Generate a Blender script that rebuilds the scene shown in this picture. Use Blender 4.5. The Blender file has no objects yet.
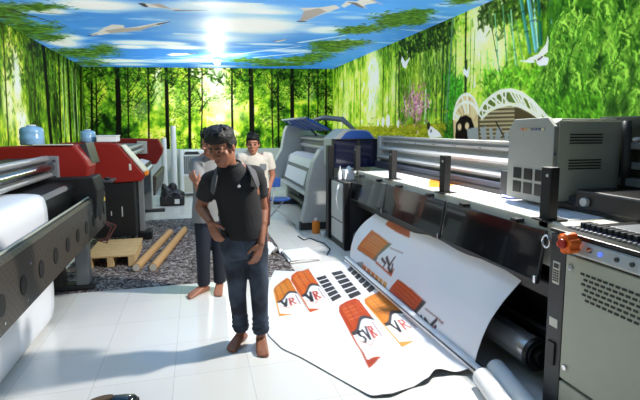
import bpy, bmesh, math, random
import numpy as np
from mathutils import Vector, Matrix
random.seed(5); rng = np.random.default_rng(5)
SC = bpy.context.scene; COL = SC.collection
PI = math.pi

# ------------------------------------------------------------------ camera geometry (photo measured in 640x400)
F, CX, CY, H = 460.0, 320.0, 178.0, 1.65
PITCH = math.atan(50 / F); YAW = math.radians(15.1175)
FW = Vector((math.sin(YAW) * math.cos(PITCH), math.cos(YAW) * math.cos(PITCH), -math.sin(PITCH)))
RT = Vector((math.cos(YAW), -math.sin(YAW), 0)); UP = RT.cross(FW); EYE = Vector((0, 0, H))
def ray(x, y): return FW + RT * ((x - CX) / F) - UP * ((y - CY) / F)
def atZ(x, y, z=0.0): d = ray(x, y); return EYE + d * ((z - H) / d.z)
def atX(x, y, X): d = ray(x, y); return EYE + d * (X / d.x)
def atY(x, y, Y): d = ray(x, y); return EYE + d * (Y / d.y)

cam_d = bpy.data.cameras.new('camera'); cam = bpy.data.objects.new('camera', cam_d); COL.objects.link(cam)
cam.location = EYE; cam.rotation_euler = FW.to_track_quat('-Z', 'Y').to_euler()
cam_d.sensor_width = 36; cam_d.lens = F / 640 * 36; cam_d.shift_y = -(200 - CY) / 640; cam_d.clip_start = .05
SC.camera = cam
vs = SC.view_settings
vs.view_transform = 'Standard'; vs.look = 'None'; vs.gamma = 1; vs.use_curve_mapping = False; vs.exposure = 0.0

# ------------------------------------------------------------------ materials
def lin(c):
    c = np.asarray(c, float) / 255.0
    return np.where(c <= .04045, c / 12.92, ((c + .055) / 1.055) ** 2.4)
def mat(name, rgb, rough=.5, metal=0, var=.06, scale=14, bump=0, spec=.5, coat=0, emit=None, trans=0, alpha=1):
    m = bpy.data.materials.new(name); m.use_nodes = True
    nt = m.node_tree; b = nt.nodes['Principled BSDF']
    b.inputs['Roughness'].default_value = rough; b.inputs['Metallic'].default_value = metal
    b.inputs['Specular IOR Level'].default_value = spec; b.inputs['Coat Weight'].default_value = coat
    b.inputs['Transmission Weight'].default_value = trans; b.inputs['Alpha'].default_value = alpha
    c = lin(rgb)
    tc = nt.nodes.new('ShaderNodeTexCoord'); nz = nt.nodes.new('ShaderNodeTexNoise')
    nz.inputs['Scale'].default_value = scale; nz.inputs['Detail'].default_value = 4
    nt.links.new(tc.outputs['Object'], nz.inputs['Vector'])
    mx = nt.nodes.new('ShaderNodeMix'); mx.data_type = 'RGBA'
    mx.inputs[6].default_value = (*(c * (1 - var)), 1); mx.inputs[7].default_value = (*np.minimum(c * (1 + var), 1), 1)
    nt.links.new(nz.outputs['Fac'], mx.inputs[0]); nt.links.new(mx.outputs[2], b.inputs['Base Color'])
    if bump:
        bp = nt.nodes.new('ShaderNodeBump'); bp.inputs['Strength'].default_value = bump; bp.inputs['Distance'].default_value = .01
        nt.links.new(nz.outputs['Fac'], bp.inputs['Height']); nt.links.new(bp.outputs['Normal'], b.inputs['Normal'])
    if emit:
        b.inputs['Emission Color'].default_value = (*lin(emit[0]), 1); b.inputs['Emission Strength'].default_value = emit[1]
    return m
def mat_attr(name, rough=.6, spec=.3, coat=0, glow=0):
    m = bpy.data.materials.new(name); m.use_nodes = True
    nt = m.node_tree; b = nt.nodes['Principled BSDF']
    a = nt.nodes.new('ShaderNodeAttribute'); a.attribute_name = 'print'
    nt.links.new(a.outputs['Color'], b.inputs['Base Color'])
    if glow: nt.links.new(a.outputs['Color'], b.inputs['Emission Color']); b.inputs['Emission Strength'].default_value = glow
    b.inputs['Roughness'].default_value = rough; b.inputs['Specular IOR Level'].default_value = spec; b.inputs['Coat Weight'].default_value = coat
    return m

M = {}
M['dark'] = mat('dark_grey_paint', (50, 51, 53), .45)
M['black'] = mat('black_paint', (14, 14, 16), .4)
M['matte_black'] = mat('matte_black_plastic', (9, 9, 10), .6)
M['gloss_black'] = mat('smoked_acrylic', (20, 21, 24), .12, coat=.6)
M['blue_black'] = mat('blue_smoked_acrylic', (20, 24, 52), .1, coat=.5)
M['blue'] = mat('blue_cover', (46, 92, 178), .3, coat=.3)
M['blue_film'] = mat('blue_clear_film', (40, 84, 190), .15, alpha=.82)
M['grey'] = mat('grey_enamel', (188, 189, 186), .45)
M['midgrey'] = mat('mid_grey_enamel', (120, 123, 125), .45)
M['green_grey'] = mat('green_grey_enamel', (170, 172, 154), .45)
M['warm_grey'] = mat('warm_grey_enamel', (146, 147, 139), .45)
M['alu'] = mat('brushed_aluminium', (176, 177, 178), .4, metal=.5)
M['alu_white'] = mat('pale_aluminium', (178, 178, 176), .45, metal=.2)
M['steel'] = mat('polished_steel', (150, 150, 152), .22, metal=1)
M['chrome'] = mat('chrome', (215, 215, 220), .1, metal=1)
M['red'] = mat('red_enamel', (138, 28, 20), .5, spec=.3)
M['cream'] = mat('cream_enamel', (206, 202, 188), .45)
M['white'] = mat('white_plastic', (236, 236, 236), .5, var=.02)
M['vinyl'] = mat('white_vinyl', (240, 240, 244), .32, var=.015)
M['paper'] = mat('white_paper', (240, 240, 240), .8, var=.03, bump=.2, scale=8)
M['kraft'] = mat('kraft_cardboard', (188, 146, 96), .8, var=.1)
M['wood'] = mat('pale_pine', (204, 172, 122), .7, var=.2, scale=9)
M['orange'] = mat('orange_plastic', (232, 132, 30), .5)
M['emerg'] = mat('orange_red_plastic', (250, 116, 34), .4)
M['skin1'] = mat('tanned_skin', (150, 98, 74), .5, var=.06, scale=20)
M['skin2'] = mat('brown_skin', (168, 112, 88), .5, var=.06, scale=20)
M['hair'] = mat('black_hair', (14, 12, 12), .5, bump=.9, scale=90, spec=.35)
M['tee'] = mat('black_cotton', (32, 32, 35), .85, var=.12, bump=.35, scale=16)
M['strap'] = mat('charcoal_webbing', (84, 82, 86), .8, bump=.3)
M['grey_tee'] = mat('light_grey_cotton', (132, 133, 134), .85, bump=.3, scale=14)
M['polo'] = mat('cream_polo_cotton', (206, 197, 184), .85, bump=.25, scale=14)
M['navy'] = mat('navy_denim', (26, 31, 46), .8, bump=.3)
M['maroon'] = mat('maroon_cotton', (88, 44, 40), .85, bump=.3)
M['eye'] = mat('eye_dark', (24, 18, 16), .2)
M['lip'] = mat('lip_skin', (140, 78, 66), .5)
M['clear_blue'] = mat('translucent_blue_plastic', (138, 180, 214), .25, var=.4, scale=16)
M['bag'] = mat('black_nylon_bag', (30, 30, 34), .5, bump=.8, scale=9)
M['red_led'] = mat('red_display', (150, 20, 24), .3, emit=((255, 40, 40), .5))
M['lamp'] = mat('lamp_glow', (255, 250, 235), .5, emit=((255, 250, 235), 30))
M['led_blue'] = mat('blue_button_light', (80, 110, 230), .3, emit=((90, 120, 255), 1.0))
M['led_strip'] = mat('blue_white_light', (190, 200, 255), .3, emit=((170, 180, 255), 2.0))

def denim():
    m = mat('faded_indigo_denim', (40, 50, 70), .8, var=.25, scale=18, bump=.35)
    nt = m.node_tree; b = nt.nodes['Principled BSDF']
    tc = nt.nodes.new('ShaderNodeTexCoord'); nz = nt.nodes.new('ShaderNodeTexNoise'); nz.inputs['Scale'].default_value = 4.5
    nz.inputs['Detail'].default_value = 3
    nt.links.new(tc.outputs['Object'], nz.inputs['Vector'])
    rp = nt.nodes.new('ShaderNodeValToRGB'); rp.color_ramp.elements[0].position = .42; rp.color_ramp.elements[1].position = .72
    rp.color_ramp.elements[0].color = (*lin((24, 30, 44)), 1); rp.color_ramp.elements[1].color = (*lin((78, 92, 112)), 1)
    nt.links.new(nz.outputs['Fac'], rp.inputs['Fac']); nt.links.new(rp.outputs['Color'], b.inputs['Base Color'])
    return m
M['denim'] = denim()

def perforated():
    m = mat('perforated_brown_steel', (60, 55, 48), .45, metal=.1)
    nt = m.node_tree; b = nt.nodes['Principled BSDF']
    tc = nt.nodes.new('ShaderNodeTexCoord'); sp = nt.nodes.new('ShaderNodeSeparateXYZ'); nt.links.new(tc.outputs['Object'], sp.inputs[0])
    def sn(src, k):
        a = nt.nodes.new('ShaderNodeMath'); a.operation = 'MULTIPLY'; a.inputs[1].default_value = k; nt.links.new(src, a.inputs[0])
        s = nt.nodes.new('ShaderNodeMath'); s.operation = 'SINE'; nt.links.new(a.outputs[0], s.inputs[0]); return s.outputs[0]
    p = nt.nodes.new('ShaderNodeMath'); p.operation = 'MULTIPLY'
    nt.links.new(sn(sp.outputs['Y'], 2 * PI / .06), p.inputs[0]); nt.links.new(sn(sp.outputs['Z'], 2 * PI / .06), p.inputs[1])
    rp = nt.nodes.new('ShaderNodeValToRGB'); rp.color_ramp.elements[0].position = .45; rp.color_ramp.elements[1].position = .7
    rp.color_ramp.elements[0].color = (*lin((64, 58, 50)), 1); rp.color_ramp.elements[1].color = (*lin((36, 32, 28)), 1)
    nt.links.new(p.outputs[0], rp.inputs['Fac']); nt.links.new(rp.outputs['Color'], b.inputs['Base Color'])
    return m
M['perf'] = perforated()

def floor_mat():
    m = bpy.data.materials.new('glossy_white_tile'); m.use_nodes = True
    nt = m.node_tree; b = nt.nodes['Principled BSDF']; b.inputs['Roughness'].default_value = .16; b.inputs['Specular IOR Level'].default_value = .45
    tc = nt.nodes.new('ShaderNodeTexCoord'); mp = nt.nodes.new('ShaderNodeMapping'); mp.inputs['Location'].default_value = (.18, -3.06 + 6 * .5, 0)
    nt.links.new(tc.outputs['Object'], mp.inputs['Vector'])
    br = nt.nodes.new('ShaderNodeTexBrick'); br.offset = 0; br.inputs['Scale'].default_value = 1
    br.inputs['Brick Width'].default_value = .5; br.inputs['Row Height'].default_value = .5
    br.inputs['Mortar Size'].default_value = .0022; br.inputs['Mortar Smooth'].default_value = .3
    br.inputs['Color1'].default_value = (*lin((230, 228, 222)), 1); br.inputs['Color2'].default_value = (*lin((226, 224, 219)), 1)
    br.inputs['Mortar'].default_value = (*lin((196, 194, 190)), 1)
    nt.links.new(mp.outputs[0], br.inputs['Vector']); nt.links.new(br.outputs['Color'], b.inputs['Base Color'])
    return m
M['floor'] = floor_mat()

def rug_mat():
    m = bpy.data.materials.new('patterned_rug_pile'); m.use_nodes = True
    nt = m.node_tree; b = nt.nodes['Principled BSDF']; b.inputs['Roughness'].default_value = .95; b.inputs['Specular IOR Level'].default_value = .1
    tc = nt.nodes.new('ShaderNodeTexCoord'); nz = nt.nodes.new('ShaderNodeTexNoise'); nz.inputs['Scale'].default_value = 13; nz.inputs['Detail'].default_value = 5; nz.inputs['Distortion'].default_value = 2.2
    nt.links.new(tc.outputs['Object'], nz.inputs['Vector'])
    rp = nt.nodes.new('ShaderNodeValToRGB'); e = rp.color_ramp.elements
    e[0].position = .38; e[0].color = (*lin((58, 50, 50)), 1); e[1].position = .66; e[1].color = (*lin((182, 176, 172)), 1)
    k = e.new(.5); k.color = (*lin((104, 94, 92)), 1)
    nt.links.new(nz.outputs['Fac'], rp.inputs['Fac']); nt.links.new(rp.outputs['Color'], b.inputs['Base Color'])
    return m
M['rug'] = rug_mat()

# ------------------------------------------------------------------ mesh helpers
class MB:
    def __init__(s): s.v = []; s.f = []
    def add(s, vs, fs):
        o = len(s.v); s.v += [Vector(v) for v in vs]; s.f += [tuple(i + o for i in f) for f in fs]; return s
    def box(s, x0, x1, y0, y1, z0, z1):
        x0, x1 = min(x0, x1), max(x0, x1); y0, y1 = min(y0, y1), max(y0, y1); z0, z1 = min(z0, z1), max(z0, z1)
        return s.add([(x0, y0, z0), (x1, y0, z0), (x1, y1, z0), (x0, y1, z0), (x0, y0, z1), (x1, y0, z1), (x1, y1, z1), (x0, y1, z1)],
                     [(0, 3, 2, 1), (4, 5, 6, 7), (0, 1, 5, 4), (1, 2, 6, 5), (2, 3, 7, 6), (3, 0, 4, 7)])
    def prism(s, poly, axis, a, b):
        n = len(poly)
        ar = sum(poly[i][0] * poly[(i + 1) % n][1] - poly[(i + 1) % n][0] * poly[i][1] for i in range(n))
        if ar < 0: poly = poly[::-1]
        def P(p, t):
            if axis == 'y': return (p[0], t, p[1])
            if axis == 'x': return (t, p[0], p[1])
            return (p[0], p[1], t)
        if axis == 'y': a, b = max(a, b), min(a, b)
        else: a, b = min(a, b), max(a, b)
        vs = [P(p, a) for p in poly] + [P(p, b) for p in poly]
        return s.add(vs, [tuple(range(n))[::-1], tuple(range(n, 2 * n))] + [(i, (i + 1) % n, n + (i + 1) % n, n + i) for i in range(n)])
    def loft(s, rings, cap=True):
        n = len(rings[0]); o = [r for ring in rings for r in ring]; f = []
        for k in range(len(rings) - 1):
            for i in range(n): f.append((k * n + i, k * n + (i + 1) % n, (k + 1) * n + (i + 1) % n, (k + 1) * n + i))
        if cap: f.append(tuple(range(n))[::-1]); f.append(tuple((len(rings) - 1) * n + i for i in range(n)))
        return s.add(o, f)
    def tube(s, pts, r, n=10, closed=False):
        pts = [Vector(p) for p in pts]; rr = r if isinstance(r, (list, tuple)) else [r] * len(pts)
        rings = []; up = None
        for i, p in enumerate(pts):
            d = (pts[min(i + 1, len(pts) - 1)] - pts[max(i - 1, 0)]).normalized()
            if up is None: up = Vector((0, 0, 1)) if abs(d.z) < .9 else Vector((1, 0, 0))
            a = d.cross(up).normalized(); b = a.cross(d).normalized(); up = b
            rings.append([p + (a * math.cos(2 * PI * k / n) + b * math.sin(2 * PI * k / n)) * rr[i] for k in range(n)])
        return s.loft(rings)
    def capsule(s, p, q, r0, r1, n=16):
        p = Vector(p); q = Vector(q); d = (q - p)
        if d.length < 1e-5: d = Vector((0, 0, 1e-4))
        u = d.normalized(); a = u.orthogonal().normalized(); b = u.cross(a); rings = []
        for t in (-85, -60, -35, -12):
            t = math.radians(t); rings.append((p + u * (r0 * math.sin(t)), r0 * math.cos(t)))
        for t in (12, 35, 60, 85):
            t = math.radians(t); rings.append((q + u * (r1 * math.sin(t)), r1 * math.cos(t)))
        return s.loft([[c + (a * math.cos(2 * PI * k / n) + b * math.sin(2 * PI * k / n)) * r for k in range(n)] for c, r in rings])
    def ell(s, c, r, R=None, n=20, m=12):
        c = Vector(c); R = R or Matrix.Identity(3); rings = []
        for i in range(m):
            t = -PI / 2 + PI * (i + .5) / m
            rings.append([c + R @ Vector((r[0] * math.cos(t) * math.cos(2 * PI * k / n), r[1] * math.cos(t) * math.sin(2 * PI * k / n), r[2] * math.sin(t))) for k in range(n)])
        return s.loft(rings)
    def disc(s, c, r, axis, d, n=24, ry=None):
        c = Vector(c); ry = ry or r
        ax = {'x': (Vector((0, 1, 0)), Vector((0, 0, 1)), Vector((1, 0, 0))), 'y': (Vector((0, 0, 1)), Vector((1, 0, 0)), Vector((0, 1, 0))), 'z': (Vector((1, 0, 0)), Vector((0, 1, 0)), Vector((0, 0, 1)))}[axis]
        ring = lambda o: [c + ax[2] * o + ax[0] * (r * math.cos(2 * PI * k / n)) + ax[1] * (ry * math.sin(2 * PI * k / n)) for k in range(n)]
        return s.loft([ring(0), ring(d)])

BASE = {}
def props(o, label=None, cat=None, group=None, kind=None):
    if label: o['label'] = label
    if cat: o['category'] = cat
    if group: o['group'] = group
    if kind: o['kind'] = kind
    return o
def thing(name, loc, label, cat, group=None):
    o = bpy.data.objects.new(name, None); COL.objects.link(o); o.location = loc; o.empty_display_size = .1
    BASE[o] = Vector(loc); return props(o, label, cat, group)
def mesh_from(mb, name, off=Vector((0, 0, 0))):
    me = bpy.data.meshes.new(name); me.from_pydata([v - off for v in mb.v], [], mb.f); me.update()
    bm = bmesh.new(); bm.from_mesh(me); bmesh.ops.recalc_face_normals(bm, faces=bm.faces); bm.to_mesh(me); bm.free()
    return me
def build(name, mb, m, parent=None, bevel=0, smooth=False, loc=None, seg=2, label=None):
    off = BASE[parent] if parent else Vector(loc if loc is not None else (0, 0, 0))
    me = mesh_from(mb, name, off); me.materials.append(m)
    o = bpy.data.objects.new(name, me); COL.objects.link(o)
    if parent: o.parent = parent
    else: o.location = off
    BASE[o] = off
    if smooth:
        for p in me.polygons: p.use_smooth = True
        if smooth == 'auto': me.set_sharp_from_angle(angle=math.radians(38))
    if bevel:
        b = o.modifiers.new('bevel', 'BEVEL'); b.width = bevel; b.segments = seg; b.limit_method = 'ANGLE'; b.angle_limit = math.radians(35)
    if label: o['label'] = label
    return o
def remesh(name, mb, m, parent, voxel=.008, it=3, fac=.5):
    off = BASE[parent]
    me = mesh_from(mb, name, off); o = bpy.data.objects.new(name, me); COL.objects.link(o)
    r = o.modifiers.new('r', 'REMESH'); r.mode = 'VOXEL'; r.voxel_size = voxel; r.use_smooth_shade = True
    if it: s = o.modifiers.new('s', 'SMOOTH'); s.iterations = it; s.factor = fac
    dg = bpy.context.evaluated_depsgraph_get(); dg.update()
    ne = bpy.data.meshes.new_from_object(o.evaluated_get(dg)); o.modifiers.clear(); o.data = ne; ne.name = name
    ne.materials.clear(); ne.materials.append(m)
    for p in ne.polygons: p.use_smooth = True
    o.parent = parent; BASE[o] = off
    return o

# ------------------------------------------------------------------ painter for printed surfaces (murals, printed vinyl)
def vnoise(w, h, sx, sy, seed, octs=4):
    r = np.random.default_rng(seed); out = np.zeros((h, w)); amp = 1; tot = 0
    for o in range(octs):
        gx = max(2, int(w / sx) + 2); gy = max(2, int(h / sy) + 2); g = r.random((gy, gx))
        xs = np.linspace(0, gx - 1.001, w); ys = np.linspace(0, gy - 1.001, h)
        xi = xs.astype(int); yi = ys.astype(int); fx = xs - xi; fy = ys - yi
        fx = fx * fx * (3 - 2 * fx); fy = (fy * fy * (3 - 2 * fy))[:, None]
        a = g[yi][:, xi]; b = g[yi][:, xi + 1]; c = g[yi + 1][:, xi]; d = g[yi + 1][:, xi + 1]
        out += amp * ((a * (1 - fx) + b * fx) * (1 - fy) + (c * (1 - fx) + d * fx) * fy)
        tot += amp; amp *= .55; sx = max(sx / 2, 1.01); sy = max(sy / 2, 1.01)
    return np.clip((out / tot - .5) * 1.9 + .5, 0, 1)
class Can:
    def __init__(s, u0, u1, v0, v1, res):
        s.u0, s.u1, s.v0, s.v1, s.res = u0, u1, v0, v1, res
        s.w = int(round((u1 - u0) / res)) + 1; s.h = int(round((v1 - v0) / res)) + 1
        s.du = (u1 - u0) / (s.w - 1); s.dv = (v1 - v0) / (s.h - 1)
        s.a = np.zeros((s.h, s.w, 3))
        s.U = np.linspace(u0, u1, s.w); s.V = np.linspace(v0, v1, s.h)
    def win(s, u0, u1, v0, v1):
        i0 = max(0, int((u0 - s.u0) / s.du) - 1); i1 = min(s.w, int((u1 - s.u0) / s.du) + 3)
        j0 = max(0, int((v0 - s.v0) / s.dv) - 1); j1 = min(s.h, int((v1 - s.v0) / s.dv) + 3)
        return i0, i1, j0, j1
    def put(s, wdw, k, col):
        i0, i1, j0, j1 = wdw; a = s.a[j0:j1, i0:i1]; k = k[..., None]
        a *= 1 - k; a += k * np.asarray(col, float)
    def ramp(s, t, stops):
        t = np.clip(t, 0, 1); ps = [p for p, c in stops]; cs = np.array([c for p, c in stops], float)
        return np.stack([np.interp(t, ps, cs[:, i]) for i in range(3)], -1)
    def line(s, p, q, w0, w1, col, al=1):
        r = max(w0, w1) / 2 + s.res
        wd = s.win(min(p[0], q[0]) - r, max(p[0], q[0]) + r, min(p[1], q[1]) - r, max(p[1], q[1]) + r)
        i0, i1, j0, j1 = wd
        if i1 <= i0 or j1 <= j0: return
        U = s.U[i0:i1][None]; V = s.V[j0:j1][:, None]; dx, dy = q[0] - p[0], q[1] - p[1]; L = dx * dx + dy * dy + 1e-12
        t = np.clip(((U - p[0]) * dx + (V - p[1]) * dy) / L, 0, 1)
        d = np.hypot(U - p[0] - t * dx, V - p[1] - t * dy)
        s.put(wd, al * np.clip(((w0 + (w1 - w0) * t) / 2 - d) / s.res + .5, 0, 1), col)
    def path(s, pts, w0, w1, col, al=1):
        n = len(pts) - 1
        for i in range(n): s.line(pts[i], pts[i + 1], w0 + (w1 - w0) * i / n, w0 + (w1 - w0) * (i + 1) / n, col, al)
    def blob(s, c, ru, rv, col, al=1, soft=1.0):
        wd = s.win(c[0] - ru * 1.6, c[0] + ru * 1.6, c[1] - rv * 1.6, c[1] + rv * 1.6); i0, i1, j0, j1 = wd
        if i1 <= i0 or j1 <= j0: return
        d = np.hypot((s.U[i0:i1][None] - c[0]) / ru, (s.V[j0:j1][:, None] - c[1]) / rv)
        s.put(wd, al * np.clip((1 + soft * .5 - d) / max(soft, .02), 0, 1) ** (1.5 if soft > .5 else 1), col)
    def poly(s, pts, col, al=1):
        us = [p[0] for p in pts]; v_ = [p[1] for p in pts]; wd = s.win(min(us), max(us), min(v_), max(v_)); i0, i1, j0, j1 = wd
        if i1 <= i0 or j1 <= j0: return
        cov = np.zeros((j1 - j0, i1 - i0))
        for ou in (-.25, .25):
            for ov in (-.25, .25):
                U = s.U[i0:i1][None] + ou * s.du; V = s.V[j0:j1][:, None] + ov * s.dv; ins = np.zeros(cov.shape, bool)
                for k in range(len(pts)):
                    x1, y1 = pts[k]; x2, y2 = pts[k - 1]
                    if y1 == y2: continue
                    ins ^= ((y1 > V) != (y2 > V)) & (U < (x2 - x1) * (V - y1) / (y2 - y1) + x1)
                cov += ins
        s.put(wd, al * cov / 4, col)
    def dabs(s, pts, cols, size, ang, spread=.5, al=.9, asp=3.0):
        r = random; size *= .62; al *= .8
        pts = [q for p in pts for q in (p, (p[0] + r.gauss(0, size), p[1] + r.gauss(0, size)))]
        for p in pts:
            c = np.asarray(r.choice(cols), float) * r.uniform(.85, 1.15); a = ang + r.uniform(-spread, spread); L = size * r.uniform(.6, 1.4)
            dx, dy = math.cos(a) * L / 2, math.sin(a) * L / 2
            s.line((p[0] - dx, p[1] - dy), (p[0] + dx, p[1] + dy), L / asp, L / asp / 2, np.minimum(c, 255), al)
    def at(s, U, V):
        fi = np.clip((np.asarray(U) - s.u0) / s.du, 0, s.w - 1.001); fj = np.clip((np.asarray(V) - s.v0) / s.dv, 0, s.h - 1.001)
        i = fi.astype(int); j = fj.astype(int); a = (fi - i)[:, None]; b = (fj - j)[:, None]
        return (s.a[j, i] * (1 - a) + s.a[j, i + 1] * a) * (1 - b) + (s.a[j + 1, i] * (1 - a) + s.a[j + 1, i + 1] * a) * b
def grid_obj(name, P, cols, m, parent=None, loc=(0, 0, 0), flip=False, smooth=True, mask=None, gain=1.0, gam=1.0):
    """P: h x w x 3 vertex positions, cols: h x w x 3 sRGB 0-255"""
    h, w = P.shape[:2]; me = bpy.data.meshes.new(name)
    off = np.array(BASE[parent] if parent else loc)
    idx = np.arange(h * w).reshape(h, w)
    q = np.stack([idx[:-1, :-1], idx[:-1, 1:], idx[1:, 1:], idx[1:, :-1]], -1)
    if mask is not None: q = q[mask]
    q = q.reshape(-1, 4)
    if flip: q = q[:, ::-1]
    V = P.reshape(-1, 3) - off
    me.from_pydata(V.tolist(), [], q.tolist()); me.update()
    if cols is not None:
        at = me.color_attributes.new('print', 'FLOAT_COLOR', 'POINT')
        c4 = np.ones((h * w, 4), np.float32); c4[:, :3] = np.clip(lin(np.clip(cols.reshape(-1, 3), 0, 255)) ** gam * gain, 0, .93); at.data.foreach_set('color', c4.ravel())
    me.materials.append(m)
    if smooth: me.polygons.foreach_set('use_smooth', [True] * len(me.polygons))
    o = bpy.data.objects.new(name, me); COL.objects.link(o)
    if parent: o.parent = parent
    else: o.location = loc
    BASE[o] = Vector(off); return o
# ------------------------------------------------------------------ the room
XL, XR, YB, ZT = -2.48, 3.6, 12.0, 1.13
def ceil_z(X): return 3.13 + .025 * X
def struct(name, mb, m, **k): o = build(name, mb, m, **k); o['kind'] = 'structure'; return o
struct('floor', MB().box(XL - .1, XR + .1, -3, YB + .1, -.06, 0), M['floor'], loc=(0, 0, 0))
wallm = mat('white_wall_paint', (214, 214, 212), .7, var=.02)
greenm = mat('printed_green_foliage', (86, 130, 44), .7, var=.5, scale=5)
skym = mat('printed_blue_sky', (96, 160, 226), .7, var=.25, scale=2)
wl = struct('wall_left', MB().box(XL - .1, XL - .002, -2, YB, 0, 3.4), wallm)
wr = struct('wall_right', MB().box(XR + .002, XR + .1, -2, YB, 0, 3.4), wallm)
wb = struct('wall_back', MB().box(XL - .1, XR + .1, YB + .002, YB + .1, 0, 3.4), wallm)
me_c = MB().add([(XL, -2, ceil_z(XL) + .004), (XR, -2, ceil_z(XR) + .004), (XR, YB, ceil_z(XR) + .004), (XL, YB, ceil_z(XL) + .004),
                 (XL, -2, ceil_z(XL) + .08), (XR, -2, ceil_z(XR) + .08), (XR, YB, ceil_z(XR) + .08), (XL, YB, ceil_z(XL) + .08)],
                [(0, 1, 2, 3), (4, 7, 6, 5), (0, 4, 5, 1), (1, 5, 6, 2), (2, 6, 7, 3), (3, 7, 4, 0)])
wc = struct('ceiling', me_c, skym)
MURAL = mat_attr('self_lit_mural_print', .6, .08, glow=.36)  # emission added so the wall prints look brighter
def up(p): return p

def Bk(x, y): p = atY(x, y, YB); return (p.x, p.z)
def Lf(x, y): p = atX(x, y, XL); return (p.y, p.z)
def Rt(x, y): p = atX(x, y, XR); return (p.y, p.z)
def Ce(x, y): p = atZ(x, y, 3.15); return (p.x, p.y)
def scatter(n, u0, u1, v0, v1): return [(random.uniform(u0, u1), random.uniform(v0, v1)) for _ in range(n)]
G = dict(d=(26, 46, 16), m=(64, 104, 30), g=(92, 142, 38), l=(150, 190, 62), y=(206, 214, 90), py=(238, 236, 160), w=(248, 250, 232))

# --- back wall: sunlit forest
def paint_back():
    c = Can(XL, XR, ZT, 3.30, .0125)
    n1 = vnoise(c.w, c.h, 28, 34, 1); n2 = vnoise(c.w, c.h, 9, 10, 2)
    U = c.U[None] + 0 * c.V[:, None]; V = c.V[:, None] + 0 * c.U[None]
    glow = np.exp(-((U - Bk(212, 0)[0]) / .8) ** 2) * .5 + np.exp(-((U - Bk(264, 0)[0]) / .22) ** 2) * .2 + np.exp(-((U - Bk(160, 0)[0]) / .25) ** 2) * .25 + np.exp(-((U - Bk(140, 0)[0]) / .35) ** 2) * .12 + np.exp(-((U - Bk(305, 0)[0]) / .3) ** 2) * .15
    low = np.clip((1.5 - V) / .4, 0, 1)
    t = .19 + glow + .55 * (n1 - .42) + .4 * (n2 - .5) - .12 * low
    c.a = c.ramp(t, [(0, (20, 44, 12)), (.2, (52, 98, 22)), (.38, (104, 160, 34)), (.54, (176, 206, 52)), (.7, (232, 232, 96)), (.9, (252, 250, 200))])
    for x, y, rx, ry, al in ((217, 80, .28, .55, .9), (216, 96, .5, .45, .55), (158, 88, .14, .5, .6), (228, 112, .5, .3, .45), (84, 120, .1, .3, .4), (140, 110, .2, .25, .35), (310, 92, .12, .3, .5), (176, 100, .12, .3, .35)):
        c.blob(Bk(x, y), rx, ry, (250, 250, 214), al, 1.0)
    # leafy crowns
    for cx, cy, r in ((98, 84, .55), (140, 84, .5), (180, 86, .5), (196, 98, .35), (240, 92, .4), (268, 86, .5), (288, 92, .4), (312, 84, .45), (330, 100, .35), (88, 110, .4), (130, 108, .4), (182, 112, .35), (270, 118, .35), (320, 118, .3)):
        u, v = Bk(cx, cy)
        c.dabs([(u + random.gauss(0, r * .5), v + random.gauss(0, r * .42)) for _ in range(150)], [(40, 74, 20), (76, 124, 32), (112, 164, 42), (92, 140, 36), (142, 186, 54)], .085, .5, 1.5, .75, 2.0)
        c.dabs([(u + random.gauss(0, r * .5), v + random.gauss(0, r * .42)) for _ in range(70)], [(176, 210, 70), (216, 222, 90), (200, 220, 110)], .06, .5, 1.5, .8, 2.0)
    # shrubs along the ground
    c.dabs(scatter(420, XL, XR, ZT, 1.5), [G['d'], G['m'], (46, 84, 24), G['g'], G['y']], .07, .8, 1.2, .7, 2)
    # trunks
    def trunk(x, w, x2=None, y0=66, y1=150, col=(22, 24, 14)):
        u0 = Bk(x, y0)[0]; u1 = Bk(x2 or x, y1)[0]
        c.path([(u0, 3.3), (u0 * .6 + u1 * .4 + random.uniform(-.015, .015), 2.2), (u1, 1.1)], w * .024, w * .028, col)
    for x, w, x2 in ((117, 4.6, 119), (166, 3.4, 168), (250.5, 4.8, 252), (292, 4.0, 292), (278, 1.8, 279), (272, 1.4, 273), (232, 2.0, 233), (189, 2.6, 190), (96, 1.3, 97), (128, 1.2, 129), (148, 1.6, 149), (202, 1.2, 201), (309, 1.6, 308), (318, 1.2, 317), (326, 2.2, 326), (92, 1.8, 92)): trunk(x, w, x2)
    # branches
    for x, y in ((96, 96), (128, 92), (151, 90), (189, 95), (272, 92), (309, 92), (318, 90), (200, 100), (137, 94)):
        for k in range(6):
            u, v = Bk(x + random.uniform(-1, 1), y + random.uniform(-16, 14)); sg = random.choice((-1, 1))
            w_ = random.uniform(.5, 1.3); c.path([(u, v), (u + sg * .10 * w_, v + .13), (u + sg * .16 * w_, v + .2 + .1 * random.random()), (u + sg * .30 * w_, v + random.uniform(.22, .42))], .026, .006, (34, 38, 18), .8)
    c.dabs(scatter(420, XL, XR, 2.75, 3.3), [(20, 44, 12), (34, 66, 18), (60, 104, 28), (90, 140, 36)], .14, .3, 1.5, .85, 2)
    c.blob(Bk(217, 68), .10, .2, (252, 252, 236), .7, 1)
    U, V = np.meshgrid(c.U, c.V)
    P = np.stack([U, np.full_like(U, YB), np.minimum(V, 3.13 + .025 * U)], -1)
    o = grid_obj('mural_print', P, c.a, MURAL, wb, gain=1.2, gam=1.12); return o
paint_back()

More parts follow.
